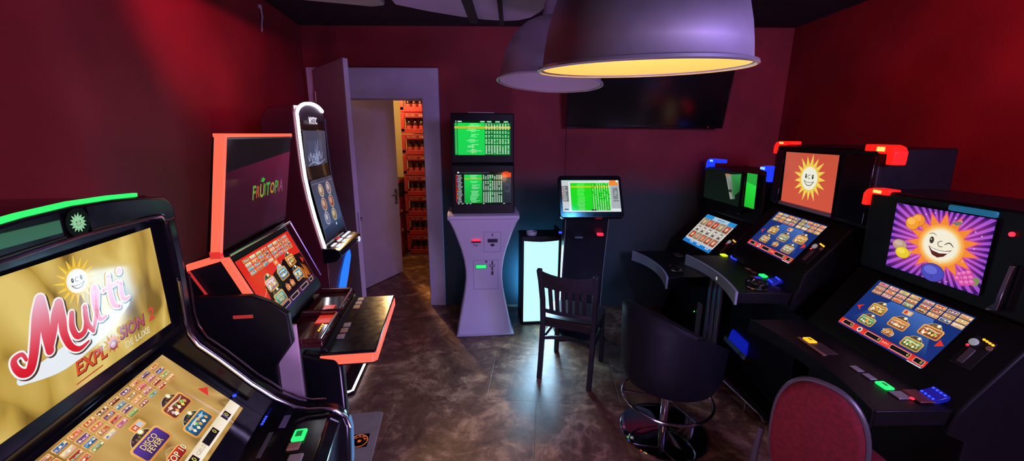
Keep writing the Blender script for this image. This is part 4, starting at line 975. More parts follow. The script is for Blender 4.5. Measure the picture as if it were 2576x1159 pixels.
MB().ribbon([(x, -hd_-.008+.06*(1-(x/.19)**2), .315) for x in arcx(8, -.19, .19)], .018, .026).build('stretcher', M_WOOD, ch, bevel=.003)

# ================================================================ bar stool
st = thing('bar_stool', 'black tub bar stool with chrome footrest ring and round chrome base', 'stool', (.955, 2.20, 0), 28)
M_LEA = mat('black_leatherette', (.006, .007, .010), .55, spec=.22, rvar=.1, nscale=20, bump=.08, bscale=120)
MB().lathe([(0, .030), (.02, .030), (.06, .026), (.16, .020), (.235, .014), (.258, .009), (.262, .004), (.258, 0), (0, 0)][::-1], 64).build('base', mat('mirror_chrome', (.62, .62, .66), .06, metal=1.0), st)
MB().lathe([(.034, .028), (.032, .05), (.028, .052), (.028, .40)], 24).build('column', M_CHROME, st)
ringp = [(.262*math.cos(2*PI*i/48), .262*math.sin(2*PI*i/48), .245) for i in range(48)]
MB().tube(ringp, .009, n=10, closed=True).build('footrest_ring', M_CHROME, st)
for a in (20, 140, 260): MB().tube([(.028*math.cos(R(a)), .028*math.sin(R(a)), .235), (.15*math.cos(R(a)), .15*math.sin(R(a)), .243), (.258*math.cos(R(a)), .258*math.sin(R(a)), .245)], .006, n=8).build('ring_spoke', M_CHROME, st)
# tub seat: outer shell open to the front (local +x)
rings = []; NS = 40
def tub(r0, zb, inset, lip):
    out = []
    for i in range(NS+1):
        a = R(42)+R(276)*i/NS
        t = abs((i/NS)*2-1)
        zt = .885-.30*max(0, (t-.12)/.88)**1.3
        out.append((a, zt))
    return out
vs = []; fs = []; pr = tub(0, 0, 0, 0)
for a, zt in pr:
    ca, sa = math.cos(a), math.sin(a); zz = [.385, .40, .46, .56, .68, .80, zt]
    col = [(.20, .372), (.262, .392), (.288, .46), (.292, .55), (.296, min(.66, zt)), (.300, min(.78, zt)), (.302, zt-.012), (.292, zt), (.262, zt), (.252, zt-.014), (.250, .60), (.246, .53)]
    vs += [(r_*ca, r_*sa, z) for r_, z in col]
n = 12
for i in range(NS):
    for j in range(n-1): fs.append((i*n+j, (i+1)*n+j, (i+1)*n+j+1, i*n+j+1))
fs += [tuple(range(n)), tuple(NS*n+j for j in range(n))[::-1]]
MB().add(vs, fs, 0, True).build('tub_back', M_LEA, st, sharp=50)
MB().lathe([(0, .36), (.10, .365), (.21, .375), (.262, .395), (.275, .44), (.27, .50), (.25, .53), (.20, .545), (0, .55)], 40).build('seat_cushion', M_LEA, st)

# ================================================================ red chair in the foreground
rc = thing('upholstered_chair', 'red upholstered oval back chair with grey frame in the foreground before the right machine', 'chair', (1.352, 1.445, 0), -57)
M_RED = mat('red_velour', (.22, .010, .014), .85, noise=.25, nscale=60, bump=.2, bscale=180)
M_GFR = mat('grey_lacquer_frame', (.16, .14, .15), .4, metal=.4)
ov = []
for i in range(48):
    a = 2*PI*i/48; ca, sa = math.cos(a), math.sin(a)
    ov.append((.150*math.copysign(abs(ca)**.82, ca), .665+.262*math.copysign(abs(sa)**.80, sa)))
ovc = [(x*1.0, z) for x, z in ov]
def lean(x, z): return (x, -.235-.05*(z-.45), z)
rings = []
for k, (s_, d) in enumerate(((.86, -.030), (.95, -.024), (.985, -.010), (.985, .018), (.95, .032), (.86, .040))):
    rings.append([(x*s_, lean(x, z)[1]+d, .665+(z-.665)*s_) for x, z in ov])
MB().loft(rings).build('backrest', M_RED, rc, sharp=60)
MB().tube([(x*1.0, lean(x, z)[1]+.004, .665+(z-.665)*1.0) for x, z in ov], .011, n=10, closed=True).build('back_frame', M_GFR, rc)
MB().lathe([(0, .44), (.17, .44), (.205, .455), (.212, .475), (.205, .495), (.16, .512), (0, .516)], 40, sx=1.0, sy=1.0).build('seat', M_RED, rc)
for s in (-1, 1):
    MB().tube([(s*.185, lean(0, .62)[1], .62), (s*.20, -.225, .50), (s*.205, -.22, .40), (s*.215, -.25, .2), (s*.225, -.29, .0)], .012, n=10).build('rear_leg', M_GFR, rc)
    MB().tube([(s*.17, .10, .455), (s*.175, .12, .3), (s*.185, .14, 0)], .012, n=10).build('front_leg', M_GFR, rc)
MB().tube([(.19*math.cos(2*PI*i/32), .19*math.sin(2*PI*i/32), .44) for i in range(32)], .010, n=8, closed=True).build('seat_frame', M_GFR, rc)
# ================================================================ right hand row of slant-top machines
G_REDC = glow('red_corner_glow', 'ff180c', 1.5); G_REDH = glow('red_corner_hot', 'ff9a50', 2.6); G_BLUC = glow('blue_corner_glow', '1634f4', 1.3); G_BLUH = glow('blue_corner_hot', '6a9cff', 2.2)
def body_pts(c, tilt, h, dz, ly, back=.40, zt=1.2):
    """side outline below the upper box; c = (y,z) of the touch screen centre"""
    ct, s_ = math.cos(R(tilt)), math.sin(R(tilt)); nx = (ct*.005, -s_*.005)
    T = (c[0]+s_*(h/2+.022)+nx[0], c[1]+ct*(h/2+.022)+nx[1]); B = (c[0]-s_*(h/2+.018)+nx[0], c[1]-ct*(h/2+.018)+nx[1])
    return [(back, 0), (back, zt), (T[0]+.01, zt), T, B, (B[0]-.02, dz+.02), (B[0]-.035, dz-.002), (B[0]-.06, dz-.10), (-.20, dz-.14), (-.19, .06), (-.30, .05), (-.30, 0)]
def corner_light(o, x0, x1, z, y, sgn, hot, g, name, leg_h=.07, t=.030, depth=.07):
    """L-shaped corner lamp: a bar along the top and a leg down the outside"""
    p = MB()
    xo = x0 if sgn < 0 else x1; xi = x1 if sgn < 0 else x0
    out = [(xi, z-t*.75), (xi, z), (xo-sgn*.05, z), (xo-sgn*.018, z-.010), (xo, z-.035), (xo, z-leg_h), (xo-sgn*t*.75, z-leg_h), (xo-sgn*t*.85, z-.04), (xo-sgn*.055, z-t*.85)]
    p.prism(out, y, y+depth, 'y'); q_ = p.build(name, g, o, bevel=.005, seg=2)
    mx = xo-sgn*.06
    MB().box(min(mx, mx-sgn*.05), max(mx, mx-sgn*.05), y-.003, y+.002, z-t*.62, z-t*.2).build('lamp_core', hot, q_, bevel=.004)
    return q_
def deck(o, x0, x1, yb, ye, ym, z1, th, mlip):
    """console plate with a bowed front and a silver lip"""
    n = 14; fr = []
    for i in range(n+1):
        t = i/n; fr.append((x0+(x1-x0)*t, ye+(ym-ye)*4*t*(1-t)))
    MB().prism([(x1, yb), (x0, yb)]+[(x, y+.016) for x, y in fr], z1-th+.004, z1, 'z').build('console_plate', M_BLS, o, bevel=.004)
    # lip: taller at the ends, arched underneath
    vs = []; fs = []
    for i, (x, y) in enumerate(fr):
        t = i/n; zb = z1-th-.006+.018*4*t*(1-t)
        vs += [(x, y, z1+.004), (x, y+.016, z1+.004), (x, y+.016, zb), (x, y, zb)]
    for i in range(n):
        for j in range(4): fs.append((i*4+j, (i+1)*4+j, (i+1)*4+(j+1) % 4, i*4+(j+1) % 4))
    fs += [(3, 2, 1, 0), tuple(n*4+j for j in range(4))]
    return MB().add(vs, fs).build('silver_lip', mlip, o, bevel=.002)
def led_row(o, x, y, z, n, dx, dy, m, nm): 
    for i in range(n): MB().lathe([(0, 0), (.0055, 0), (.0055, .004), (0, .007)], 10, (x+dx*i, y+dy*i, z)).build(nm, m, o)
def blue_reader(o, x, y, z, rot=0):
    b_ = MB().box(-.038, .038, -.035, .035, 0, .022).xf(Matrix.Translation((x, y, z)) @ Matrix.Rotation(R(rot), 4, 'Z') @ Matrix.Rotation(R(25), 4, 'X')).build('note_reader', mat('blue_lit_reader', (.01, .012, .05), .25, emit='1018a0', estr=.7), o, bevel=.004)
    for k in range(2):
        for i in range(4): MB().lathe([(0, 0), (.005, 0), (.005, .004), (0, .006)], 8).xf(Matrix.Translation((x, y, z)) @ Matrix.Rotation(R(rot), 4, 'Z') @ Matrix.Rotation(R(25), 4, 'X') @ Matrix.Translation((-.027+.018*i, .022-.045*k, .0215))).build('blue_led', G_BLUE, b_)
def touch_menu(o, c0, w, h, tilt, seed):
    c = Canvas(w, h); c.rect(0, 0, w, h, '16306e', '1b2f78'); c.up()
    c.face([(w*.30, h*.26), (w*.75, h*.26), (w*.95, h*.85), (w*.05, h*.85)], ['3a62b0', '4a70b8', '183070', '152868']); c.up()
    col = ['b87840', 'a8b8a8', '8a6a50', 'c87038', '70a060', 'c09050', '90a0b0']
    q = random.Random(seed)
    cards = [(.25, .48, .18, .17, dict(inner='b08840', dome='4a4040')), (.53, .555, .19, .17, dict(inner='789a80' if seed == 1 else 'c88040', dome='3a3030')), (.815, .46, .20, .18, dict(inner='d8a060' if seed == 1 else 'b06038', dome='6a5438')),
             (.25, .735, .18, .16, dict(inner='a09080' if seed == 1 else '5aa068', dome='403838')), (.515, .755, .11, .095, dict(inner='d87038', words=['TOP 10'], badge=False, dome='a06838')), (.77, .745, .19, .17, dict(inner='98a098' if seed == 1 else '6a9a50', dome='3a3434'))]
    menu(c, w, h, cards=cards, icols=[(.03, .52, 4, .015, .25, 3), (.54, 1.0, 4, .015, .25, 3)])
    c.rrect(w*.47, h*.29, w*.565, h*.37, .004, 'e8a868'); c.up(); c.rect(w*.485, h*.305, w*.515, h*.355, 'd84028'); c.rect(w*.52, h*.305, w*.55, h*.355, 'd8c8c0'); c.up()
    bar(c, w, h, .865, .975, 'd4281e', 'f04434', [(.05, .17), (.35, .52), (.64, .84), (.89, .975)])
    c.disc(w*.265, h*.92, h*.045, 'e8e0e0', n=20); c.up(); c.disc(w*.265, h*.92, h*.028, '50505a', n=16); c.text('INFO', w*.58, h*.92, h*.05, 'f8b0a0', bold=.02); c.up()
    c.rect(w*.85, h*.985, w*.99, h*.998, 'f0f0f0')
    return c.build('touch_screen', o, c0, tilt=tilt)
def common(o, c, tilt, h, dz, yf, ym, x0, x1, zt, hw0, hw1, th=.075, lip=M_GREYLIP):
    MB().prism(body_pts(c, tilt, h, dz, yf, zt=zt), hw0, hw1, 'x').build('cabinet', M_BLS, o, bevel=.008)
    deck(o, x0, x1, -.19, yf, ym, dz, th, lip)

# ---- middle machine: red corner lights, red sun display
md = thing('slot_machine', 'right middle slot machine with red corner lights and a smiling sun on a red display', 'slot machine', (1.95, 2.68, 0), -91.7)
common(md, (-.117, 1.148), 38.7, .313, .885, -.592, -.545, -.385, .40, 1.30, -.36, .42)
MB().prism([(.012, 1.30), (-.006, 1.735), (.40, 1.745), (.42, 1.30)], -.385, .50, 'x').build('upper_box', M_BLS, md, bevel=.012, seg=3)
MB().box(.285, .490, -.012, .004, 1.325, 1.70).build('side_glass', M_GLASS, md, bevel=.003)
MB().box(-.375, -.285, -.012, .004, 1.325, 1.70).build('side_glass', M_GLASS, md, bevel=.003)
w, h = .50, .348
c = Canvas(w, h); c.rect(0, 0, w, h, 'c8523c', 'd05540'); c.up()
c.face([(0, 0), (w*.5, 0), (w*.3, h*.5), (0, h*.6)], ['c25a48', 'c8523c', 'cc5844', 'c05040']); c.up()
sun(c, w*.535, h*.46, .076, .158, n=17, ray='f0c84e', rim='f4e06a', face='ecebd8', sq=1)
c.build('upper_screen', md, (-.007, -.009, 1.519), tilt=-2.4)
MB().box(-.262, .250, -.016, -.004, 1.322, 1.345).build('screen_ledge', mat('pale_ledge', (.35, .35, .40), .3), md, bevel=.003)
touch_menu(md, (.013, -.117, 1.148), .50, .313, 38.7, 1)
corner_light(md, -.435, -.235, 1.765, -.005, -1, G_REDH, G_REDC, 'red_corner_light', .09)
corner_light(md, .400, .590, 1.760, -.005, 1, G_REDH, G_REDC, 'red_corner_light', .10, t=.055)
key_button(md, .103, -.262, .885, .058, .042, .012, G_GREEN); key_button(md, -.375, -.30, .885, .055, .042, .012, G_LIME)
key_button(md, .02, -.285, .885, .045, .03, .006, M_BTNR); key_button(md, -.05, -.285, .885, .045, .03, .006, M_BTNB)
MB().tube([(-.37, -.245, .89), (-.34, -.262, .89), (-.30, -.268, .89), (-.26, -.26, .89)], .004, n=8).build('blue_edge_light', G_BLUE, md)
blue_reader(md, .235, -.262, .89, -10)
MB().box(.10, .20, -.36, -.31, .885, .893).build('coin_return', mat('amber_lit_tray', (.12, .06, .03), .35), md, bevel=.004)
MB().box(.135, .165, -.345, -.30, .893, .897).build('blue_light', mat('blue_tray_glow', (.02, .02, .1), .3, emit='3030d0', estr=.8), md, bevel=.003)
def side_cluster(o, x, y, z, tilt):
    M_ = Matrix.Translation((x, y, z)) @ Matrix.Rotation(R(90-tilt), 4, 'X') @ Matrix.Scale(.8, 4)
    MB().box(-.045, .055, -.10, .085, -.002, .004).xf(M_).build('entry_plate', mat('entry_plate', (.03, .025, .028), .4), o, bevel=.003)
    MB().lathe([(.020, .004), (.020, .010), (.012, .012), (0, .012)], 20).xf(M_ @ Matrix.Translation((-.025, .045, 0))).build('coin_entry', mat('white_coin_entry', (.6, .6, .6), .35, emit='a8b0b8', estr=.45), o)
    for i in range(4): MB().lathe([(0, 0), (.006, 0), (.006, .004), (0, .007)], 8).xf(M_ @ Matrix.Translation((.000+.015*i, .078-.003*i, .004))).build('orange_led', G_ORANGE, o)
    MB().lathe([(.013, .004), (.013, .009), (0, .009)], 16).xf(M_ @ Matrix.Translation((.045, .045, 0))).build('coin_button', M_BTNB, o)
    MB().box(-.02, .012, -.085, .01, .004, .010).xf(M_).build('note_slot', mat('lit_note_slot', (.16, .12, .12), .35), o, bevel=.003)
    MB().lathe([(0, 0), (.007, 0), (.007, .004), (0, .006)], 8).xf(M_ @ Matrix.Translation((-.036, .018, .004))).build('red_led', G_RED, o)
side_cluster(md, .335, -.135, 1.125, 38.7)
MB().prism([(-.235, .22), (-.210, .31), (-.19, .31), (-.19, .20)], -.28, -.06, 'x').build('payout_tray', mat('blue_lit_tray', (.01, .012, .06), .2, emit='1424d8', estr=.45), md, bevel=.006)
MB().prism([(-.26, .20), (-.245, .20), (-.235, .235), (-.19, .205), (-.19, .19)], -.32, .0, 'x').build('tray_lip', M_CHROME, md, bevel=.003)
for x in (-.265, -.185, -.115): MB().box(x-.022, x+.022, -.43, -.41, .0, .81).build('support_post', M_STEEL, md, bevel=.004)
MB().box(-.30, -.08, -.45, -.39, 0, .012).build('post_foot', M_STEEL, md, bevel=.003)
MB().tube([(-.05, -.425, .075), (.42, -.352, .075), (.445, -.348, .072), (.46, -.345, .05), (.46, -.30, .045)], .010, n=10).build('footrest_bar', M_CHROME, md)
MB().tube([(-.05, -.425, .075), (-.05, -.425, .0)], .010, n=10).build('bar_support', M_CHROME, md)
MB().tube([(.30, -.371, .075), (.30, -.371, 0)], .008, n=10).build('bar_support', M_CHROME, md)
c = Canvas(.022, .022); c.disc(.011, .011, .011, 'e8ecf0', n=20); c.up(); c.disc(.011, .011, .0065, '20242c', n=16); c.up(); c.disc(.011, .011, .002, 'd0d4dc', n=8)
c.build('lip_emblem', md, (.06, -.5478, .852), thick=.0008)  # ring glows to imitate its bright reflection

# ---- far machine: blue corner lights
fa = thing('slot_machine', 'right far slot machine with blue corner lights and a light blue card screen', 'slot machine', (1.908, 3.636, 0), -86)
EYE_SCALE[fa.name] = (1.06, -.108)  # enlarged about the camera's eye, keeps its place in the view
common(fa, (-.099, .983), 41.9, .321, .75, -.66, -.60, -.27, .46, 1.14, -.34, .46, th=.085)
MB().prism([(.012, 1.14), (-.002, 1.525), (.36, 1.535), (.38, 1.14)], -.33, .475, 'x').build('upper_box', M_BLS, fa, bevel=.012, seg=3)
w, h = .54, .27
c = Canvas(w, h); c.rect(0, 0, w, h, '0a1210', '0e1a14'); c.up()
c.face([(w*.58, h*.12), (w*.80, h*.08), (w*.88, h*.80), (w*.76, h*.84)], ['8a8a84', '8a928c', '2c5a34', '98a29a']); c.up(); c.face([(w*.72, h*.10), (w*.97, h*.04), (w*.97, h*.55), (w*.83, h*.74)], ['3a8a4a', '2a9a48', '1a5a2c', '2a6a38'])  # grey and green shapes paint a reflection of the betting terminal
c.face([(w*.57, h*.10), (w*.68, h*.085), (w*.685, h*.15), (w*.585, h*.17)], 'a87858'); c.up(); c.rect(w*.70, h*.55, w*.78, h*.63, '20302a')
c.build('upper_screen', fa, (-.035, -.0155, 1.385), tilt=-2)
w, h = .12, .26
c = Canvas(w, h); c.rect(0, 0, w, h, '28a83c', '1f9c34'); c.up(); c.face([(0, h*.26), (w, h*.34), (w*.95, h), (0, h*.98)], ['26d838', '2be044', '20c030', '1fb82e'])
c.build('reflection_panel', fa, (.352, -.0155, 1.395), tilt=-2)  # side panel whose green terminal reflection is painted in as glow
MB().box(.245, .283, -.03, .004, 1.20, 1.50).build('screen_divider', M_BLK, fa, bevel=.004)
w, h = .45, .321
c = Canvas(w, h); c.rect(0, 0, w, h, '2a8cd0', '1c78c8'); c.up(); c.rect(w*.28, 0, w*.78, h*.12, 'a8c4d8'); c.rect(0, h*.13, w, h*.86, 'd0c6bc'); c.rect(0, h*.36, w, h*.60, 'd8d2c8'); c.up()
c.rect(0, h*.125, w, h*.135, '9a8a7a'); c.rect(0, h*.355, w, h*.365, '8a8078'); c.rect(0, h*.595, w, h*.605, '8a8078')
for j in range(3):
    for i in range(5):
        u, v = w*(.12+.19*i), h*(.245+.235*j); q = random.Random(i*7+j)
        if j == 1:
            c.rrect(u-w*.075, v-h*.10, u+w*.075, v+h*.10, .004, 'b4aca2'); c.up(); c.disc(u, v-h*.03, w*.030, 'e8e0d8', n=14); c.face([(u-w*.05, v+h*.09), (u-w*.02, v+h*.02), (u+w*.02, v+h*.02), (u+w*.05, v+h*.09)], '585450'); c.up(); c.disc(u, v-h*.06, w*.028, '484440', rv=h*.02, n=10); c.lay -= 2
        else:
            c.rrect(u-w*.082, v-h*.105, u+w*.082, v+h*.105, .006, '5a4038'); c.up(); c.rrect(u-w*.068, v-h*.09, u+w*.068, v+h*.09, .010, q.choice(['c8503a', 'b8a070', 'd06848', 'a89878']), q.choice(['a04030', '98805a'])); c.up(); c.disc(u, v, w*.035, q.choice(['d8b888', 'e09070', 'c8c0a0']), rv=h*.055, n=14); c.lay -= 2
c.up(); c.rect(w*.02, h*.87, w*.98, h*.885, 'f0f0ea')
for u in (.30, .55, .85): c.rect(w*(u-.05), h*.90, w*(u+.05), h*.94, 'e0e8f0'); c.up(); c.rect(w*(u-.025), h*.91, w*(u+.025), h*.93, '303848'); c.lay -= 1
for u in (.44, .50, .56, .62): c.rect(w*u, h*.035, w*(u+.035), h*.085, '5a88b0')
c.build('touch_screen', fa, (-.01, -.099, .983), tilt=41.9)
corner_light(fa, -.34, -.125, 1.60, -.005, -1, G_BLUH, G_BLUC, 'blue_corner_light', .10, t=.040)
corner_light(fa, .425, .520, 1.59, -.005, 1, G_BLUH, G_BLUC, 'blue_corner_light', .11, t=.045)
side_cluster(fa, .33, -.125, .955, 41.9)
key_button(fa, -.10, -.30, .75, .10, .07, .012, mat('grey_green_pad', (.10, .16, .13), .35)); key_button(fa, .20, -.31, .75, .05, .04, .012, M_BTN)
MB().lathe([(0, 0), (.006, 0), (.006, .004), (0, .007)], 8).xf(Matrix.Translation((.10, -.203, .30)) @ Matrix.Rotation(R(90), 4, 'X')).build('green_led', glow('green_led_glow', '30ff50', 2.0), fa)
MB().box(.15, .22, -.212, -.20, .10, .42).build('service_panel', mat('pale_service_panel', (.22, .21, .24), .5), fa, bevel=.002)

# ---- near machine: purple explosion display
ne = thing('slot_machine', 'near right slot machine with winking sun on purple rays and glowing touch screen', 'slot machine', (1.927, 1.758, 0), -88.7)
EYE_SCALE[ne.name] = (.94, .108)  # shrunk toward the camera's eye, its outline in the view stays
common(ne, (-.131, .915), 36.2, .309, .72, -.60, -.54, -.42, .42, 1.07, -.40, .44, lip=M_BLS)
MB().prism([(-.018, 1.07), (-.032, 1.515), (.36, 1.52), (.38, 1.07)], -.40, .44, 'x').build('upper_box', M_BLS, ne, bevel=.012, seg=3)
w, h = .424, .337
c = Canvas(w, h); c.rect(0, 0, w, h, '7a2c9c', '6a2890'); c.up()
cx, cy = w*.56, h*.48; NR = 44
def edge(a):
    dx, dy = math.cos(a), math.sin(a); t = 9
    if dx > 1e-6: t = min(t, (w-cx)/dx)
    if dx < -1e-6: t = min(t, -cx/dx)
    if dy > 1e-6: t = min(t, (h-cy)/dy)
    if dy < -1e-6: t = min(t, -cy/dy)
    return (cx+dx*t, cy+dy*t)
for i in range(NR):
    a, b_ = 2*PI*(i+.12)/NR, 2*PI*(i+.62)/NR
    c.face([(cx, cy), edge(a), edge(b_)], ['e050c0', '2c1260', '2c1260'])
    a, b_ = 2*PI*(i+.62)/NR, 2*PI*(i+1.12)/NR
    p0, p1 = edge(a), edge(b_); c.face([(cx, cy), p0, p1] , ['ff80d8', '9848c8', 'a04cd0'])
c.up(); c.star(cx, cy, .105, .165, 15, 'e0508c', rot=.1); c.up(); c.star(cx, cy, .098, .150, 15, 'f08a34', rot=.1); c.up()
for k, (rr_, cl) in enumerate(((.098, 'f8a448'), (.088, 'f6c070'), (.080, 'f4dca8'), (.072, 'f4ecd4'))): c.disc(cx, cy, rr_, cl, n=40); c.up()
ink = '40382e'
c.disc(cx-.040, cy-.016, .010, ink, rv=.017, n=16); c.stroke([(cx+.018, cy-.008, .003), (cx+.036, cy-.020, .005), (cx+.054, cy-.006, .003)], ink, n=5)
c.stroke([(cx-.055, cy-.042, .002), (cx-.040, cy-.050, .003), (cx-.024, cy-.042, .002)], ink, n=4)
c.stroke([(cx+.004, cy-.022, .003), (cx-.012, cy-.010, .003), (cx-.004, cy+.006, .003), (cx+.010, cy+.004, .003)], ink, n=5)
mo = [(cx-.050, cy+.014)]+[(cx-.050+.100*t, cy+.014+.010*4*t*(1-t)) for t in (.25, .5, .75)]+[(cx+.052, cy+.010)]+[(cx+.040-.084*t, cy+.030+.034*4*t*(1-t)*.8+.006*t) for t in (.2, .5, .8)]
c.face(mo, '5a2420'); c.up(); c.face([(cx-.044, cy+.018), (cx-.020, cy+.0245), (cx+.004, cy+.026), (cx+.028, cy+.0235), (cx+.046, cy+.016), (cx+.036, cy+.030), (cx+.004, cy+.038), (cx-.030, cy+.032)], 'f6f2ee'); c.disc(cx-.043, cy-.020, .003, 'ffffff', n=8); c.up()
def orb(u, v, r_, a, b_, rv=None): c.disc(u, v, r_*1.06, hexmix(a, '301010', .5), rv=(rv or r_)*1.06, n=24); c.up(); c.disc(u, v, r_, a, rv=rv, n=24); c.up(); c.disc(u-r_*.2, v-(rv or r_)*.25, r_*.6, hexmix(a, b_, .6), rv=(rv or r_)*.5, n=16); c.lay -= 2
orb(w*.285, h*.195, .030, 'f09030', 'ffc060'); c.up(); orb(w*.225, h*.255, .032, 'f49a30', 'ffd070'); c.up()
orb(w*.125, h*.615, .036, 'c09a88', 'd8c0b0', .026); c.up(); orb(w*.175, h*.725, .036, 'e8c828', 'f8e870', .028); c.poly([(w*.085, h*.70), (w*.115, h*.68), (w*.115, h*.77)], 'e0c028'); c.poly([(w*.255, h*.68), (w*.275, h*.66), (w*.262, h*.74)], 'e0c028'); c.up()
orb(w*.54, h*.885, .050, '4a4ab8', '7a80e0', .042); c.up()
c.stroke([(w*.55, h*.79, .003), (w*.53, h*.86, .004), (w*.545, h*.97, .003)], '30307a', n=5); c.up()
for i, (u, v) in enumerate([(.80, .80), (.84, .77), (.88, .745), (.82, .85), (.865, .825), (.91, .80), (.79, .86), (.84, .90), (.885, .88), (.925, .855)]): orb(w*u, h*v, .0135, 'd850a8', 'f8a0d0'); c.up()
c.poly([(w*.93, h*.79), (w*.97, h*.77), (w*.99, h*.82), (w*.975, h*.88), (w*.945, h*.90), (w*.925, h*.85)], '7a9050'); c.poly([(w*.63, h*.14), (w*.70, h*.10), (w*.74, h*.12), (w*.68, h*.17)], '7a7a68'); c.up()
for (u, v) in ((.72, .10), (.66, .07), (.45, .05), (.36, .09), (.86, .20), (.92, .24), (.88, .42), (.80, .62), (.60, .72), (.7, .95)): c.star(w*u, h*v, .0012, .005, 4, 'ffe8ff')
c.build('upper_screen', ne, (0, -.043, 1.300), tilt=-2.5, yaw=2.0)
touch_menu(ne, (0, -.131, .915), .47, .309, 36.2, 2)
MB().box(.02, .21, -.048, -.032, 1.473, 1.50).build('teal_reflection_bar', mat('painted_teal_reflection', (.02, .12, .18), .25, emit='1f6a90', estr=.7), ne, bevel=.006)  # teal reflection along the box top, put in as a glowing bar
corner_light(ne, -.435, -.285, 1.525, -.045, -1, G_REDH, G_REDC, 'red_corner_light', .10, t=.04)
MB().prism([(.262, 1.09), (.30, 1.10), (.315, 1.30), (.300, 1.30), (.285, 1.13), (.262, 1.10)], -.048, -.03, 'y').build('chrome_trim', M_CHROME, ne, bevel=.003)
MB().lathe([(0, 0), (.010, 0), (.010, .006), (0, .009)], 12).xf(Matrix.Translation((.27, -.034, 1.42)) @ Matrix.Rotation(R(90), 4, 'X')).build('red_led', G_RED, ne)
key_button(ne, -.151, -.43, .72, .058, .044, .012, G_YEL); MB().box(-.163, -.139, -.436, -.424, .7325, .7335).build('button_face', mat('amber_button_face', (.2, .12, .02), .3, emit='a07018', estr=.8), ne)
b = key_button(ne, .258, -.398, .72, .058, .044, .012, G_GREEN); MB().box(.246, .270, -.404, -.392, .7325, .7335).build('button_face', mat('green_button_face', (.02, .22, .06), .3, emit='0c7030', estr=.8), ne)
MB().box(-.19, .00, -.475, -.455, .72, .726).build('amber_lit_edge', mat('amber_edge', (.45, .20, .12), .35), ne, bevel=.002); MB().box(-.13, -.01, -.45, -.385, .72, .724).build('label_plate', mat('dark_label_plate', (.09, .06, .05), .4), ne, bevel=.002)
key_button(ne, .12, -.405, .72, .05, .035, .006, M_BTN); key_button(ne, .185, -.402, .72, .05, .035, .006, M_BTN)
MB().box(.295, .35, -.42, -.36, .72, .726).build('silver_plate', mat('silver_plate', (.4, .38, .42), .3, metal=.5), ne, bevel=.002); MB().lathe([(0, 0), (.008, 0), (.008, .005), (0, .008)], 10, (.352, -.368, .726)).build('red_led', G_RED, ne)
blue_reader(ne, .345, -.262, .725, -8)
MB().box(.29, .38, -.36, -.29, .722, .732).build('coin_return', mat('red_lit_tray', (.22, .05, .04), .35), ne, bevel=.005)
side_cluster(ne, .315, -.115, .925, 36.2)

# ================================================================ ashtrays
M_CLR = mat('clear_glass', (.95, .96, .98), .03, trans=1.0, spec=.5)
M_CER = mat('white_ceramic', (.5, .48, .5), .35)
def ashtray(label, loc, r_, m, group=None, parent=None):
    o = thing('ashtray', label, 'ashtray', loc, 0)
    MB().lathe([(0, 0), (r_*.86, 0), (r_*.95, .003), (r_, .020), (r_, .034), (r_*.96, .037), (r_*.84, .036), (r_*.80, .030), (r_*.76, .010), (0, .008)], 32).build('bowl', m, o)
    for a in (30, 150, 270):
        MB().box(-.006, .006, -.012, .012, .034, .0375).xf(Matrix.Rotation(R(a), 4, 'Z') @ Matrix.Translation((r_*.9, 0, 0))).build('cigarette_rest', m, o)
    return o
def wpt(o, x, y, z):
    a = o.rotation_euler.z; (x, y, z), = eye_scaled(o.children[0], [(x, y, z)]) if o.name in EYE_SCALE else ((x, y, z),); return (o.location.x+x*math.cos(a)-y*math.sin(a), o.location.y+x*math.sin(a)+y*math.cos(a), z)
ashtray('clear glass ashtray on the far right console beside its silver lip', wpt(fa, .30, -.50, .7505), .058, M_CLR)
ashtray('clear glass ashtray on the middle right console beside the green button', wpt(md, .315, -.425, .8855), .062, M_CLR)
ashtray('white ashtray on top of the glowing stand table', wpt(lb, -.09, .02, .8845), .050, M_CER)
# ================================================================ lights
def area(name, loc, target, size, col, w, sy=None, spread=180):
    l = bpy.data.lights.new(name, 'AREA'); l.energy = w; l.color = col; l.size = size
    if sy: l.shape = 'RECTANGLE'; l.size_y = sy
    if l.type == 'AREA': l.spread = R(spread)
    o = bpy.data.objects.new(name, l); COL.objects.link(o); o.location = loc
    o.rotation_euler = (Vector(target)-Vector(loc)).to_track_quat('-Z', 'Y').to_euler(); return o
def point(name, loc, r_, col, w):
    l = bpy.data.lights.new(name, 'POINT'); l.energy = w; l.color = col; l.shadow_soft_size = r_
    o = bpy.data.objects.new(name, l); COL.objects.link(o); o.location = loc; return o
def spot(name, loc, target, ang, col, w, blend=.6, r_=.05):
    l = bpy.data.lights.new(name, 'SPOT'); l.energy = w; l.color = col; l.spot_size = R(ang); l.spot_blend = blend; l.shadow_soft_size = r_
    o = bpy.data.objects.new(name, l); COL.objects.link(o); o.location = loc
    o.rotation_euler = (Vector(target)-Vector(loc)).to_track_quat('-Z', 'Y').to_euler(); return o
area('violet_ceiling_light', (2.2, -1.45, 2.5), (-1.0, 3.6, .9), 1.0, (.66, .51, 1.0), 92)
area('violet_canopy_fill', (.1, .85, .35), (-.2, 2.3, 2.5), .4, (.66, .40, 1.0), 12)  # added unseen light, tints canopy underside and lamp insides
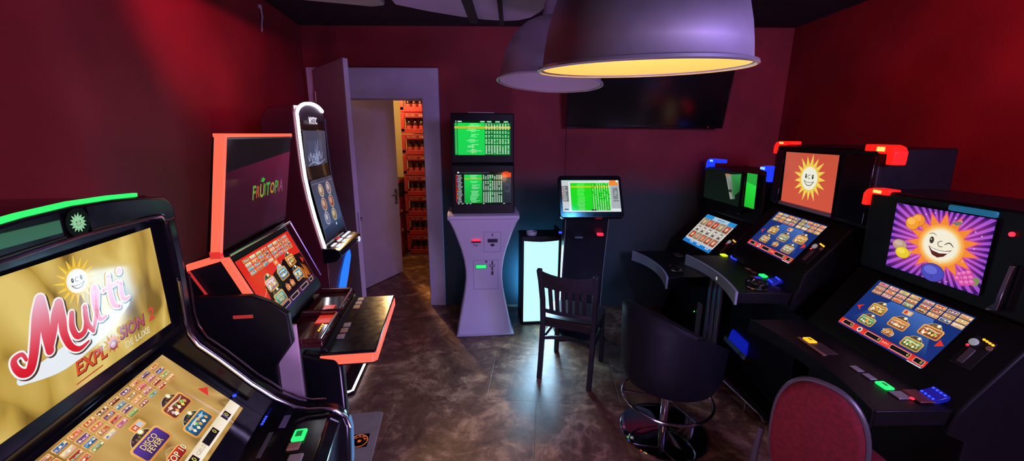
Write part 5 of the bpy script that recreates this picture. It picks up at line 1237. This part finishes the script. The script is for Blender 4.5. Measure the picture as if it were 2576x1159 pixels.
point('lamp_bulb_light', (.304, 1.03, 2.02), .03, (1.0, .56, .22), 34)
spot('red_wall_spot_or_fill', (-.55, 1.5, 2.46), (lwx(2.62), 2.62, 2.36), 50, (1.0, .05, .17), 80, 1.0)
spot('red_wall_spot_or_fill', (-.2, .5, 2.5), (lwx(1.5), 1.5, 1.95), 80, (1.0, .06, .07), 16, 1.0)  # added fill, reddens the near part of the left wall
spot('red_wall_spot_or_fill', (1.5, 1.6, 2.7), (XR, 2.6, 2.0), 95, (1.0, .05, .08), 45, 1.0)  # added fill, strengthens the corner lamps' red glow on the right wall
point('storage_bulb', (-1.66, 5.6, 2.45), .06, (1.0, .62, .26), 36)
spot('storage_spot', (-1.66, 5.55, 2.5), (-.70, 3.2, 0), 52, (1.0, .58, .22), 330, .5, .04)
area('light_table_lamp', (.275, 3.655, .45), (.275-.3, 2.0, .2), .3, (.42, .72, 1.0), 11, .75, 125)
area('blue_wall_fill', (.275, 3.935, .45), (.275, 4.5, .6), .3, (.08, .42, 1.0), 22, .75)  # added behind the table just to tint the wall blue
spot('blue_chair_fill', (1.0, 1.75, 2.72), (.62, 3.0, .6), 50, (.08, .42, 1.0), 70, 1.0)  # added unseen spot, stands in for the blue veil around chair and stool
area('blue_led_strip', (2.3, -.6, 2.4), (.4, 1.2, 2.1), .12, (.16, .10, 1.0), 30, .9)
w = bpy.data.worlds.new('dark_room'); SC.world = w; w.use_nodes = True
w.node_tree.nodes['Background'].inputs['Color'].default_value = (.10, .02, .05, 1); w.node_tree.nodes['Background'].inputs['Strength'].default_value = .05
# ================================================================ camera
cam = bpy.data.cameras.new('camera'); cam.sensor_fit = 'HORIZONTAL'; cam.sensor_width = 36.0; cam.lens = 36.0*1024/2576; cam.clip_start = .02
co = bpy.data.objects.new('camera', cam); COL.objects.link(co); co.location = (0, 0, 1.8)
co.rotation_mode = 'XYZ'
M_ = Matrix.Rotation(R(90-13.25), 4, 'X') @ Matrix.Rotation(R(.34), 4, 'Z')
co.rotation_euler = M_.to_euler()
SC.camera = co
